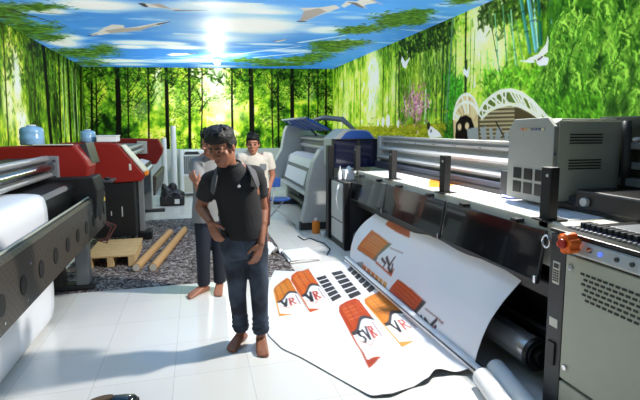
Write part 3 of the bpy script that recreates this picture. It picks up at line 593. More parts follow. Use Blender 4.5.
# ------------------------------------------------------------------ near left printer
def printer_near():
    t = thing('large_format_printer', (-1.7, 3.6, 0), 'nearest left printer with perforated brown apron and white media hanging down', 'printer', 'red ended printers along the left wall')
    # stand
    for y in (2.0, 5.06):
        lg = build('leg', MB().box(-1.50, -1.32, y - .08, y + .08, .05, .86), M['black'], t, bevel=.01)
        build('foot', MB().box(-2.05, -1.04, y - .06, y + .06, .0105 if y > 4 else .001, .07), M['dark'], lg, bevel=.01)
    build('side_panel', MB().box(-1.20, -1.08, 4.98, 5.12, .07, .62), M['midgrey'], t, bevel=.01)
    build('stretcher', MB().box(-1.5, -1.4, 1.0, 5.4, .30, .42), M['matte_black'], t, bevel=.008)
    build('printer_bed', MB().box(-2.2, -1.36, .6, 5.35, .82, 1.02), M['matte_black'], t, bevel=.01)
    build('platen', MB().prism([(-2.1, 1.10), (-1.34, 1.10), (-1.25, 1.09), (-1.215, 1.05), (-1.21, .80), (-1.4, .80), (-2.1, .84)], 'y', .6, 5.34), M['black'], t, smooth='auto')
    # end box
    build('end_box', MB().prism([(-1.85, .70), (-1.03, .70), (-1.0, 1.0), (-1.04, 1.14), (-1.85, 1.14)], 'y', 5.20, 5.60), M['matte_black'], t, bevel=.012)
    # red end cover (profile in X-z)
    build('end_cover', MB().prism([(-2.3, .98), (-1.15, .98), (-1.10, 1.24), (-1.13, 1.31), (-1.24, 1.475), (-2.0, 1.455), (-2.3, 1.40)], 'y', 5.36, 5.72), M['red'], t, bevel=.02)
    build('cover_trim', MB().box(-1.62, -1.25, 5.34, 5.40, 1.470, 1.482), M['cream'], t, bevel=.003)
    fl = build('beam_flange', MB().box(-1.56, -1.385, 5.32, 5.375, 1.09, 1.36), M['midgrey'], t, bevel=.01)
    build('bolt', MB().disc((-1.42, 5.32, 1.31), .016, 'y', -.012), M['chrome'], fl); build('bolt', MB().disc((-1.42, 5.32, 1.14), .016, 'y', -.012), M['chrome'], fl)
    # gantry beam: stack of bright tubes and a dark rail
    build('gantry_beam', MB().box(-1.86, -1.50, .6, 5.34, 1.13, 1.34), M['dark'], t, bevel=.02)
    for z, x, r in ((1.335, -1.50, .030), (1.245, -1.465, .048), (1.165, -1.47, .026)):
        build('guide_rail', MB().tube([(x, .6, z), (x, 5.35, z)], r, 18), M['steel'] if r > .03 else M['alu'], t, smooth='auto')
    rbar = build('roller_bar', MB().box(-1.70, -1.64, .6, 5.3, 1.12, 1.16), M['dark'], t, bevel=.005)
    for k in range(22): build('pinch_roller', MB().disc((-1.625, 2.9 + k * .11, 1.125), .024, 'y', .045, 12), M['black'], rbar, smooth='auto')
    # apron
    ap = build('apron', MB().prism([(-1.075, .525), (-1.045, .525), (-1.045, .90), (-1.06, .925), (-1.10, .93), (-1.10, .915)], 'y', 1.0, 5.85), M['perf'], t)
    build('apron_trim', MB().box(-1.105, -1.085, 1.0, 5.85, .928, .938), M['green_grey'], ap, bevel=.003)
    for i in range(14):
        y = 5.50 - i * .34
        g = build('fan_grille', MB().disc((-1.0455, y, .69), .052, 'x', .006, 20, ry=.062), M['matte_black'], ap)
    for i in range(9):
        y = 5.36 - i * .36; build('screw', MB().disc((-1.0452, y - .03, .575), .009, 'x', .004, 10), M['chrome'], ap); build('screw', MB().disc((-1.0452, y + .06, .785), .009, 'x', .004, 10), M['chrome'], ap)
    sw = build('switch_plate', MB().box(-1.046, -1.036, 5.69, 5.80, .66, .80), M['black'], ap, bevel=.003); build('yellow_tag', MB().box(-1.046, -1.040, 5.72, 5.80, .81, .85), mat('yellow_label', (226, 200, 70), .6), sw)
    for y in (1.6, 3.2, 4.95, 5.7): build('apron_bracket', MB().box(-1.36, -1.08, y - .02, y + .02, .74, .80), M['black'], t, bevel=.004)
    # cable loops at the end of the apron
    for k in range(4):
        pts = [(-1.06 - .02 * k, 5.64 + .05 * k, .60), (-1.0 + .02 * k, 5.7 + .04 * k, .50), (-1.04, 5.74, .40 - .03 * k), (-1.12, 5.70, .36), (-1.14, 5.60, .44), (-1.15, 5.5, .52)]
        build('cable', MB().tube(pts, .009, 6), M['maroon'] if k % 2 else M['matte_black'], t, smooth=True)
    # operator tray + screen at the far end
    tr = build('operator_tray', MB().box(-1.20, -.93, 5.62, 5.95, 1.03, 1.055), M['dark'], t, bevel=.006)
    build('tray_arm', MB().tube([(-1.18, 5.55, .95), (-1.1, 5.66, 1.03)], .02, 8), M['dark'], tr, smooth=True)
    build('mouse', MB().ell((-1.0, 5.76, 1.07), (.03, .05, .018)), M['matte_black'], tr, smooth=True)
    sc = build('operator_screen', MB().prism([(-1.235, 1.47), (-1.165, 1.49), (-1.105, 1.25), (-1.17, 1.215)], 'y', 5.56, 5.98), M['dark'], t, bevel=.008); build('screen_arm', MB().tube([(-1.15, 5.75, 1.24), (-1.18, 5.72, 1.13), (-1.2, 5.66, 1.06)], .014, 8), M['dark'], sc, smooth=True)
    return t
printer_near()

# white media over the near left printer
def media_left():
    prof = [(-1.63, 1.112), (-1.55, 1.116), (-1.45, 1.118), (-1.34, 1.118), (-1.25, 1.108), (-1.21, 1.075), (-1.195, 1.0), (-1.19, .85), (-1.19, .70), (-1.195, .5), (-1.19, .3), (-1.195, .16), (-1.215, .06), (-1.26, .012), (-1.32, .004)]
    pts = np.array(prof); s = np.r_[0, np.cumsum(np.hypot(*np.diff(pts, axis=0).T))]; q = np.linspace(0, s[-1], 46)
    X = np.interp(q, s, pts[:, 0]); Z = np.interp(q, s, pts[:, 1]); Ys = np.linspace(1.0, 4.19, 30)
    P = np.stack([np.repeat(X[:, None], 30, 1), np.repeat(Ys[None], 46, 0), np.repeat(Z[:, None], 30, 1)], -1)
    P[..., 0] += .008 * np.sin(P[..., 1] * 3.1 + 1.0) * (P[..., 2] < .7)
    o = grid_obj('vinyl_roll_sheet', P, None, M['vinyl'], loc=(-1.3, 3.0, 0)); m = o.modifiers.new('t', 'SOLIDIFY'); m.thickness = .002
    props(o, 'blank white media sheet draped over the nearest left printer down to the floor', 'media sheet')
media_left()

# ------------------------------------------------------------------ far left printer
def printer_far():
    y0 = 6.8
    t = thing('large_format_printer', (-1.3, 8.2, 0), 'red ended left printer behind the wooden pallet, white sheet on its bed', 'printer', 'red ended printers along the left wall')
    prof = [(-1.75, .92), (-1.02, .90), (-.74, .91), (-.69, 1.0), (-1.02, 1.42), (-1.12, 1.455), (-1.75, 1.45)]
    c = build('end_cover', MB().prism(prof, 'y', y0, y0 + .36), M['red'], t, bevel=.02)
    build('cover_trim', MB().prism([(-1.0, 1.415), (-.975, 1.415), (-.665, 1.02), (-.69, 1.005)], 'y', y0 + .01, y0 + .40), M['cream'], c, bevel=.004)
    build('cover_latch', MB().box(-.895, -.865, y0 - .006, y0 + .004, 1.07, 1.16), M['cream'], c, bevel=.003)
    build('warning_light', MB().box(-.70, -.655, y0 - .01, y0 + .2, .99, 1.05), M['orange'], c, bevel=.01)
    build('far_end_cover', MB().prism([(-1.6, .95), (-.75, .95), (-.64, 1.14), (-.62, 1.24), (-.70, 1.44), (-1.6, 1.455)], 'y', 9.45, 9.8), M['red'], t, bevel=.02)
    st = build('base_cabinet', MB().box(-1.42, -.84, y0 + .04, y0 + .5, .13, .93), M['matte_black'], t, bevel=.01)
    build('slot', MB().box(-1.02, -1.006, y0 + .034, y0 + .042, .42, .56), M['grey'], st); build('slot', MB().box(-1.16, -1.148, y0 + .034, y0 + .042, .44, .5), M['grey'], st)
    for x in (-1.32, -.92): build('caster', MB().disc((x, y0 + .2, .0705), .06, 'x', .04), M['black'], st, bevel=.006)
    lg = build('far_leg', MB().box(-1.05, -.86, 9.45, 9.62, .06, .95), M['midgrey'], t, bevel=.01); build('foot', MB().box(-1.3, -.62, 9.48, 9.6, .001, .06), M['dark'], lg, bevel=.01)
    build('front_leg', MB().box(-.83, -.76, y0 + .36, y0 + .46, .13, .90), M['midgrey'], t, bevel=.008)
    build('front_foot', MB().box(-.86, -.66, y0 + .30, y0 + .52, .0105, .13), M['black'], t, bevel=.01)
    build('printer_bed', MB().prism([(-1.75, .80), (-.92, .80), (-.80, .90), (-.84, 1.02), (-1.0, 1.06), (-1.75, 1.06)], 'y', y0 + .36, 9.45), M['dark'], t, bevel=.01)
    build('gantry_beam', MB().box(-1.45, -1.02, y0 + .36, 9.46, 1.18, 1.36), M['midgrey'], t, bevel=.015)
    for z, x, r in ((1.33, -1.0, .028), (1.24, -.985, .036)): build('guide_rail', MB().tube([(x, y0 + .3, z), (x, 9.46, z)], r, 14), M['alu'], t, smooth='auto')
    build('beam_flange', MB().box(-1.08, -.90, 9.40, 9.455, 1.16, 1.40), M['cream'], t, bevel=.008)
    build('apron', MB().prism([(-.66, .60), (-.63, .60), (-.60, .88), (-.62, .91), (-.66, .90)], 'y', y0 + .75, 9.5), M['perf'], t)
    build('media_sheet', MB().prism([(-1.02, 1.062), (-.99, 1.072), (-.86, 1.030), (-.80, .93), (-.805, .92), (-.865, 1.022), (-.985, 1.063)], 'y', y0 + .45, 9.3), M['vinyl'], t)
    return t
printer_far()

def jug(p, h, r, label):
    t = thing('water_jug', p, label, 'water jug', 'blue plastic jugs on the left printers')
    x, y, z = p
    prof = [(.0, .92), (.06, 1.0), (.2, .97), (.24, 1.0), (.42, 1.0), (.46, .96), (.66, 1.0), (.82, .96), (.92, .8), (.97, .45), (1.0, .34)]
    n = 24; mb = MB().loft([[(x + r * q * math.cos(2 * PI * k / n), y + r * q * math.sin(2 * PI * k / n), z + h * a) for k in range(n)] for a, q in prof])
    build('jug_body', mb, M['clear_blue'], t, smooth=True)
    build('jug_cap', MB().disc((x, y, z + h), r * .38, 'z', h * .06), M['white'], t, bevel=.004)
jug((-1.68, 5.55, 1.472), .20, .115, 'blue plastic water jug on the red end of the nearest left printer')
jug((-1.43, 6.98, 1.457), .165, .10, 'blue plastic water jug beside the white box on the farther left printer')
def white_box():
    t = thing('white_box', (-1.13, 6.98, 1.458), 'small white box lying on the red cover of the far left printer', 'box')
    build('box_body', MB().box(-1.30, -1.04, 6.84, 7.12, 1.4585, 1.53), M['paper'], t, bevel=.012); build('box_lid', MB().box(-1.305, -1.035, 6.835, 7.125, 1.53, 1.55), M['white'], t, bevel=.006)
white_box()

# ------------------------------------------------------------------ back of the room
def air_cooler():
    x0, x1, y0, y1 = -.38, .20, 11.45, 11.85
    t = thing('air_cooler', ((x0 + x1) / 2, (y0 + y1) / 2, 0), 'white air cooler with grey louvred front, standing against the back wall', 'air cooler')
    build('cooler_body', MB().box(x0, x1, y0, y1, .07, 1.12), M['white'], t, bevel=.03)
    build('front_grille', MB().box(x0 + .07, x1 - .07, y0 - .012, y0 + .02, .56, .98), M['midgrey'], t, bevel=.008)
    mb = MB()
    for i in range(9): mb.box(x0 + .09 + i * .045, x0 + .10 + i * .045, y0 - .02, y0, .58, .96)
    build('louvre', mb, M['grey'], t)
    build('control_panel', MB().prism([(x0 + .1, 1.02), (x1 - .1, 1.02), (x1 - .15, 1.09), (x0 + .15, 1.09)], 'y', y0 - .012, y0 + .01), M['dark'], t, bevel=.004)
    build('water_tank', MB().box(x0 + .05, x1 - .05, y0 - .01, y0 + .02, .12, .50), M['cream'], t, bevel=.012)
    for x in (x0 + .08, x1 - .08):
        for y in (y0 + .08, y1 - .08): build('caster', MB().disc((x - .015, y, .036), .035, 'x', .03, 16), M['black'], t)
air_cooler()
def standing_roll(x, y, r, h, label, z0=.001):
    n = 24; t = thing('vinyl_roll', (x, y, 0), label, 'vinyl roll', 'white rolls standing by the back wall')
    ring = lambda rr, z: [(x + rr * math.cos(2 * PI * k / n), y + rr * math.sin(2 * PI * k / n), z) for k in range(n)]
    build('wound_sheet', MB().loft([ring(r, z0), ring(r, h)]), M['white'], t, smooth='auto'); build('core', MB().loft([ring(r * .5, h - .02), ring(r * .5, h + .012)]), M['kraft'], t, smooth='auto')
standing_roll(-.48, 10.9, .062, 1.70, 'tall thin white roll standing upright beside the air cooler')
standing_roll(-.68, 10.75, .060, 1.42, 'shorter white roll standing upright behind the far left printer')
standing_roll(-.33, 11.25, .05, 1.15, 'shortest white roll standing upright against the side of the air cooler')
def bag():
    t = thing('black_bag', (-.52, 10.3, 0), 'black bag slumped on the floor near the air cooler', 'bag')
    mb = MB(); mb.box(-.76, -.26, 10.12, 10.44, .012, .20); mb.ell((-.62, 10.28, .24), (.13, .15, .16)); mb.ell((-.40, 10.26, .22), (.16, .13, .11)); mb.ell((-.50, 10.3, .36), (.10, .10, .13)); mb.ell((-.68, 10.3, .36), (.06, .09, .12))
    o = remesh('bag_body', mb, M['bag'], t, .02, 6); build('bag_strap', MB().tube([(-.32, 10.1, .16), (-.36, 10.1, .26), (-.46, 10.13, .30), (-.58, 10.12, .26), (-.66, 10.1, .14)], .014, 8), M['strap'], t, smooth=True); build('label_patch', MB().box(-.46, -.36, 10.09, 10.12, .05, .15), M['white'], t, bevel=.004)
bag()

def folding_chair():
    x, y = 1.37, 7.72
    t = thing('folding_chair', (x, y, 0), 'blue folding chair with thin metal legs, standing behind the man in black', 'chair')
    build('seat', MB().disc((x - .02, y, .425), .215, 'z', .03, 28, ry=.19), M['blue'], t, bevel=.01, smooth='auto')
    build('backrest', MB().box(x - .19, x - .03, y - .27, y - .24, .68, .84), M['blue'], t, bevel=.02)
    L = lambda a, b: MB().tube([a, b], .013, 8)
    build('leg', L((x - .20, y - .17, .42), (x + .22, y - .20, .005)), M['alu'], t, smooth=True); build('leg', L((x - .20, y + .17, .42), (x + .22, y + .2, .005)), M['alu'], t, smooth=True)
    build('leg', L((x - .11, y - .255, .72), (x - .25, y - .20, .005)), M['alu'], t, smooth=True); build('leg', L((x + .16, y + .17, .44), (x - .22, y + .2, .005)), M['alu'], t, smooth=True)
    build('crossbar', L((x - .24, y - .2, .10), (x - .21, y + .2, .10)), M['alu'], t, smooth=True)
folding_chair()
# ------------------------------------------------------------------ big right printer
def printer_right():
    t = thing('flatbed_printer', (2.5, 3.9, 0), 'big right printer with smoked front panels and grey carriage box, feeding out the printed banner', 'printer')
    # near control cabinet
    cb = build('control_cabinet', MB().box(1.92, 3.05, .3, 2.07, .06, 1.08), M['dark'], t, bevel=.008)
    col = build('corner_column', MB().box(1.888, 1.99, 1.967, 2.08, .05, 1.075), M['dark'], cb, bevel=.006)
    build('keypad_label', MB().box(1.884, 1.89, 2.000, 2.050, .80, .925), M['cream'], cb, bevel=.002)
    mb = MB()
    for j in range(5):
        for i in range(3): mb.box(1.882, 1.886, 2.006 + i * .014, 2.016 + i * .014, .815 + j * .014, .824 + j * .014)
    mb.box(1.882, 1.886, 2.008, 2.042, .89, .915); build('keypad_keys', mb, M['dark'], cb)
    build('warning_label', MB().box(1.884, 1.89, 1.995, 2.055, .555, .605), M['cream'], cb, bevel=.002)
    build('power_socket', MB().box(1.876, 1.89, 2.0, 2.055, .34, .47), M['black'], cb, bevel=.004)
    dr = build('cabinet_door', MB().box(1.886, 1.93, .35, 1.962, .295, .985), M['green_grey'], cb, bevel=.006)
    mb = MB()
    for r in range(6):
        for k in range(17):
            y = 1.86 - k * .034 - (r % 2) * .017 - r * .004; mb.box(1.882, 1.888, y - .022, y, .905 - r * .026, .916 - r * .026)
    vb = build('vent_slots', mb, M['black'], dr)
    for y, z in ((1.925, .925), (1.925, .37)): build('door_screw', MB().disc((1.886, y, z), .016, 'x', -.012, 16), M['chrome'], dr, bevel=.003)
    build('lower_panel', MB().box(1.886, 1.93, .35, 1.962, .07, .278), M['green_grey'], cb, bevel=.006)
    # control strip
    fs = build('control_strip', MB().prism([(1.90, .995), (1.876, 1.0), (1.87, 1.012), (1.888, 1.068), (1.90, 1.075)], 'y', .4, 1.93), M['grey'], cb, bevel=.003)
    for y, m in ((1.745, 'led_blue'), (1.655, 'dark'), (1.575, 'dark'), (1.50, 'dark')): build('button', MB().disc((1.872, y, 1.04), .011, 'x', .014, 16), M[m], fs)
    build('button_ring', MB().disc((1.876, 1.81, 1.042), .017, 'x', .01, 18), M['chrome'], fs)
    dp = build('digital_display', MB().box(1.866, 1.88, 1.345, 1.425, 1.015, 1.062), M['black'], fs, bevel=.003); build('display_digits', MB().box(1.863, 1.868, 1.36, 1.41, 1.025, 1.052), M['red_led'], dp)
    # emergency stop with a toothed guard
    mb = MB(); n = 60; rings = []
    for xx, k in ((1.872, .85), (1.862, 1.0), (1.815, 1.0), (1.806, .9)):
        rings.append([(xx, 1.90 + (.050 + .006 * (1 if (i // 5) % 2 else -1)) * k * math.cos(2 * PI * i / n), 1.062 + (.050 + .006 * (1 if (i // 5) % 2 else -1)) * k * math.sin(2 * PI * i / n)) for i in range(n)])
    mb.loft(rings); em = build('emergency_stop', mb, M['emerg'], t, smooth='auto')
    build('stop_button', MB().disc((1.806, 1.90, 1.062), .026, 'x', -.02, 20), mat('red_stop_cap', (176, 36, 20), .35), em, bevel=.006)
    kr = MB().tube([(1.875, 2.10 + .028 * math.cos(a * PI / 8), 1.02 + .034 * math.sin(a * PI / 8)) for a in range(17)], .006, 8); build('key_ring', kr, M['chrome'], t, smooth=True)
    # cabinet top, carriage park area and cable chain
    build('cabinet_top', MB().box(1.895, 3.05, .3, 2.10, 1.08, 1.10), M['black'], t, bevel=.006)
    ch = MB()
    for k in range(46): y = 2.06 - k * .036; ch.box(2.06, 2.13, y - .026, y, 1.101, 1.128)
    build('cable_chain', ch, M['dark'], t, bevel=.003, seg=1)
    ch = MB()
    for k in range(60): y = 2.06 - k * .028; ch.box(1.975, 1.995, y - .013, y, 1.101, 1.112)
    build('rack_strip', ch, M['alu'], t)
    build('ribbon_cable', MB().box(2.01, 2.045, 1.50, 2.02, 1.101, 1.106), M['blue_black'], t); build('service_tray', MB().box(2.18, 2.75, .8, 1.98, 1.101, 1.115), M['midgrey'], t, bevel=.004)
    build('park_station', MB().box(2.50, 2.96, 1.0, 2.56, 1.10, 1.235), M['black'], t, bevel=.015)
    build('fitting', MB().disc((2.502, 2.46, 1.16), .03, 'x', -.03, 16), M['grey'], t, bevel=.004)
    # bed
    build('print_bed', MB().box(2.11, 2.62, 2.10, 5.78, .985, 1.075), M['cream'], t, bevel=.008)
    build('front_rail', MB().box(2.085, 2.125, 2.10, 5.78, .80, 1.082), M['cream'], t, bevel=.01)
    # gantry beam with grooves
    prof = [(2.95, 1.12), (2.66, 1.12), (2.66, 1.20), (2.60, 1.205), (2.58, 1.235), (2.60, 1.262), (2.67, 1.27), (2.67, 1.325), (2.62, 1.33), (2.60, 1.355), (2.62, 1.385), (2.69, 1.39), (2.69, 1.445), (2.63, 1.45), (2.63, 1.475), (2.67, 1.48), (2.65, 1.512), (2.95, 1.512)]
    build('gantry_beam', MB().prism(prof, 'y', 2.70, 6.35), M['alu_white'], t, smooth=False)
    build('beam_top_rail', MB().box(2.63, 2.74, 2.70, 6.36, 1.513, 1.532), M['alu_white'], t, bevel=.003)
    for k in range(6): build('beam_screw', MB().disc((2.628, 3.4 + k * .45, 1.463), .008, 'x', -.005, 10), M['dark'], t)
    build('beam_skirt', MB().box(2.54, 2.66, 2.2, 6.3, 1.076, 1.175), mat('slate_paint', (60, 64, 78), .45), t, bevel=.006)
    build('beam_end', MB().box(2.60, 2.99, 6.28, 6.38, 1.10, 1.535), M['grey'], t, bevel=.008)
    # carriage
    yn, yf = 2.655, 3.10
    ca = build('print_carriage', MB().prism([(2.42, 1.13), (2.98, 1.13), (2.98, 1.70), (2.93, 1.715), (2.46, 1.715), (2.42, 1.69)], 'y', yn + .012, yf), M['warm_grey'], t, bevel=.006)
    # front plate whose upper corners are cut
    fp = build('carriage_front', MB().prism([(yn + .0, 1.11), (yf + .03, 1.11), (yf + .03, 1.64), (yf - .03, 1.715), (yn + .07, 1.725), (yn, 1.66)], 'x', 2.39, 2.425), M['warm_grey'], ca, bevel=.004)
    for r in range(2):
        for k in range(3): build('head_window', MB().box(2.384, 2.392, yn + .075 + k * .118, yn + .163 + k * .118, 1.265 - r * .105, 1.350 - r * .105), M['black'], fp, bevel=.003)
    for k, cc in enumerate(((206, 120, 96), (200, 150, 96), (170, 170, 130), (110, 110, 120), (96, 100, 130), (86, 90, 120), (196, 186, 150))):
        y = yf - .11 - k * .036; build('badge', MB().box(2.385, 2.392, y - .024, y, 1.632 + .003 * k * 0, 1.650), mat('badge_ink', cc, .5), fp)
    sp_ = build('carriage_side', MB().box(2.43, 2.97, yn - .004, yn + .014, 1.14, 1.70), M['green_grey'], ca, bevel=.003)
    for z in (1.60, 1.42):
        mb = MB()
        for k in range(4): mb.box(2.52, 2.80, yn - .008, yn - .002, z - k * .02, z - k * .02 + .009)
        build('side_vent', mb, M['black'], sp_)
    build('side_screw', MB().disc((2.40, yn - .001, 1.47), .010, 'y', -.008, 12), M['chrome'], ca)
    build('beam_housing', MB().prism([(3.02, 1.10), (3.3, 1.10), (3.3, 1.735), (3.02, 1.735)], 'y', .9, 2.9), mat('dark_olive_paint', (58, 62, 52), .4), t, bevel=.01)
    for z0_, z1_, xx in ((1.50, 1.55, 2.95), (1.36, 1.41, 2.97), (1.24, 1.30, 2.93)): build('park_rail', MB().box(xx, 3.02, .9, 2.62, z0_, z1_), M['midgrey'], t, bevel=.008)
    build('housing_knob', MB().ell((2.99, 2.42, 1.575), (.03, .05, .022)), M['red'], t, smooth=True); build('housing_knob', MB().ell((2.99, 2.55, 1.57), (.03, .03, .016)), M['white'], t, smooth=True)
    # standing hose beside the carriage
    build('hose_pole', MB().tube([(2.95, 2.58, 1.20), (2.95, 2.58, 1.45), (2.95, 2.59, 1.62), (2.95, 2.60, 1.70)], .030, 14), M['dark'], t, smooth=True); build('carriage_light', MB().box(2.43, 2.50, 3.15, 3.25, 1.09, 1.105), M['led_strip'], t)
    build('media_clamp', MB().box(2.44, 2.56, 3.16, 3.28, 1.085, 1.30), M['dark'], t, bevel=.006)
    # black posts along the bed
    for y in (2.365, 3.61, 4.725, 5.9):
        ps = build('post', MB().box(2.085, 2.15, y - .042, y + .042, 1.076 if y > 2.5 else 1.03, 1.41), M['matte_black'], t, bevel=.005); build('post_foot', MB().box(2.05, 2.21, y - .065, y + .065, 1.0765, 1.088), M['black'], ps, bevel=.003); build('post_bolt', MB().disc((2.085, y - .015, 1.36), .010, 'x', -.006, 10), M['grey'], ps)
    # smoked hinged front panels
    for y0, y1 in ((2.285, 3.42), (3.46, 4.66), (4.70, 5.76)):
        pn = build('front_panel', MB().prism([(2.035, 1.03), (2.047, 1.03), (2.002, .715), (1.985, .715)], 'y', y0, y1), M['gloss_black'], t, bevel=.002)
        for q in (.25, .8): yy = y0 + (y1 - y0) * q; build('panel_clip', MB().box(2.02, 2.09, yy - .03, yy + .03, 1.03, 1.056), M['black'], pn, bevel=.006)
        build('panel_edge', MB().prism([(1.983, .715), (2.004, .715), (2.05, 1.03), (2.032, 1.03)], 'y', y0 - .004, y0 + .006), M['dark'], pn)
        build('panel_foot', MB().box(1.975, 2.006, y0 + .0, y0 + .022, .706, .755), M['chrome'], pn, bevel=.003)
        build('panel_lip', MB().box(1.98, 2.008, y0, y1, .702, .722), M['dark'], pn, bevel=.003)
    # under-bed structure
    build('heater_plate', MB().prism([(2.16, .90), (2.50, .98), (2.50, .10), (2.42, .10), (2.30, .45)], 'y', 2.10, 5.78), M['matte_black'], t)
    build('under_rail', MB().box(2.08, 2.2, 2.1, 5.78, .60, .70), M['dark'], t, bevel=.01)
    rl = build('take_up_roller', MB().disc((2.08, 2.37, .205), .098, 'y', 3.3, 40), mat('bright_roller_steel', (205, 205, 208), .22, metal=.75), t, smooth='auto'); build('roller_end', MB().disc((2.08, 2.335, .205), .105, 'y', .04, 40), M['black'], rl, bevel=.004); build('roller_hub', MB().disc((2.08, 2.30, .205), .045, 'y', .05, 24), M['matte_black'], rl, bevel=.004)
    build('roller_ring', (lambda m_: m_.tube([(2.08 + .08 * math.cos(a * PI / 14), 2.334, .205 + .08 * math.sin(a * PI / 14)) for a in range(29)], .006, 6))(MB()), M['dark'], rl, smooth=True)
    build('guide_roller', MB().disc((2.24, 2.30, .30), .04, 'y', 3.3, 24), M['steel'], t, smooth='auto')
    build('roller_bracket', MB().box(2.46, 2.6, 2.08, 2.14, .06, .95), M['black'], t, bevel=.006)
    # far end cabinet with feet
    fc = build('far_cabinet', MB().box(1.90, 2.8, 5.80, 6.42, .05, .93), M['dark'], t, bevel=.01)
    build('cabinet_door', MB().box(1.884, 1.91, 5.83, 6.34, .38, .90), M['grey'], fc, bevel=.006); build('lower_panel', MB().box(1.884, 1.91, 5.83, 6.34, .10, .36), M['grey'], fc, bevel=.006)
    build('far_column', MB().box(1.86, 1.95, 6.42, 6.56, .03, 1.40), M['black'], t, bevel=.008); build('near_edge_strip', MB().box(1.886, 1.95, 5.75, 5.81, .03, .93), M['black'], fc, bevel=.004)
    build('plinth', MB().box(1.90, 2.9, 5.76, 6.5, .001, .06), M['black'], t, bevel=.006)
    build('cable_hook', MB().tube([(1.87, 5.95, .88), (1.83, 5.92, .7), (1.85, 5.9, .55)], .012, 8), M['white'], t, smooth=True)
    # hood above the far end
    hd = build('hood', MB().prism([(1.96, 1.06), (2.64, 1.06), (2.66, 1.475), (2.5, 1.62), (2.14, 1.64), (1.96, 1.49)], 'y', 6.5, 7.05), M['grey'], t, bevel=.01)
    build('hood_cover', MB().prism([(2.07, 1.49), (2.60, 1.485), (2.52, 1.585), (2.44, 1.61), (2.24, 1.615), (2.15, 1.58)], 'y', 6.488, 6.52), M['blue'], hd, bevel=.006)
    sw = build('hood_screen', MB().box(1.94, 2.66, 6.46, 6.49, 1.07, 1.475), M['blue_black'], t, bevel=.004); build('screen_frame', MB().box(1.93, 1.96, 6.44, 6.50, 1.03, 1.49), M['black'], sw, bevel=.004); build('screen_frame', MB().box(2.30, 2.36, 6.44, 6.495, 1.03, 1.47), M['black'], sw, bevel=.004); build('screen_frame', MB().box(1.93, 2.67, 6.44, 6.50, 1.475, 1.49), M['black'], sw, bevel=.004)
    # frame feet / back structure so the gantry stands on the floor
    build('back_frame', MB().box(2.52, 2.95, 2.10, 5.78, .06, 1.12), M['black'], t); 
    for y in (2.3, 4.0, 5.6): build('machine_foot', MB().disc((2.7, y, .001), .05, 'z', .06, 20), M['black'], t)
    for y in (.6, 1.9): build('machine_foot', MB().disc((2.05, y, .001), .04, 'z', .06, 20), M['black'], t); build('machine_foot', MB().disc((2.9, y, .001), .04, 'z', .06, 20), M['black'], t)
    return t
PR = printer_right()


# ------------------------------------------------------------------ sheet on the bed with orange graphics
def bed_sheet():
    c = Can(2.10, 2.60, 2.2, 5.7, .01); c.a[:] = (240, 240, 244)
    B = lambda x, y: (lambda p: (p.x, p.y))(atZ(x, y, 1.08))
    c.poly([B(430, 177), B(437, 174), B(463, 180), B(447, 188), B(428, 187)], (240, 136, 44))
    c.poly([B(392, 168), B(412, 167), B(424, 170), B(405, 173), B(392, 172)], (236, 150, 110), .9); c.poly([B(416, 184), B(428, 181), B(430, 186)], (150, 150, 154))
    c.poly([B(470, 185), B(484, 184), B(488, 188), B(472, 188)], (120, 124, 134)); c.poly([B(455, 181), B(459, 180), B(460, 182), B(456, 183)], (230, 120, 60)); c.poly([B(352, 166), B(372, 168), B(366, 172)], (236, 226, 216), .8)
    U, V = np.meshgrid(np.linspace(2.105, 2.57, 48), np.linspace(2.32, 5.66, 200))
    Z = 1.0785 + .006 * np.exp(-((U - 2.1) / .03) ** 2) * 0
    col = c.at(U.ravel(), V.ravel()).reshape(U.shape + (3,))
    o = grid_obj('vinyl_sheet', np.stack([U, V, Z], -1), col, mat_attr('printed_bed_vinyl', .4), loc=(2.3, 4, 1.0785))
    props(o, 'white sheet with an orange shape lying on the big right printer bed', 'vinyl sheet')
bed_sheet()

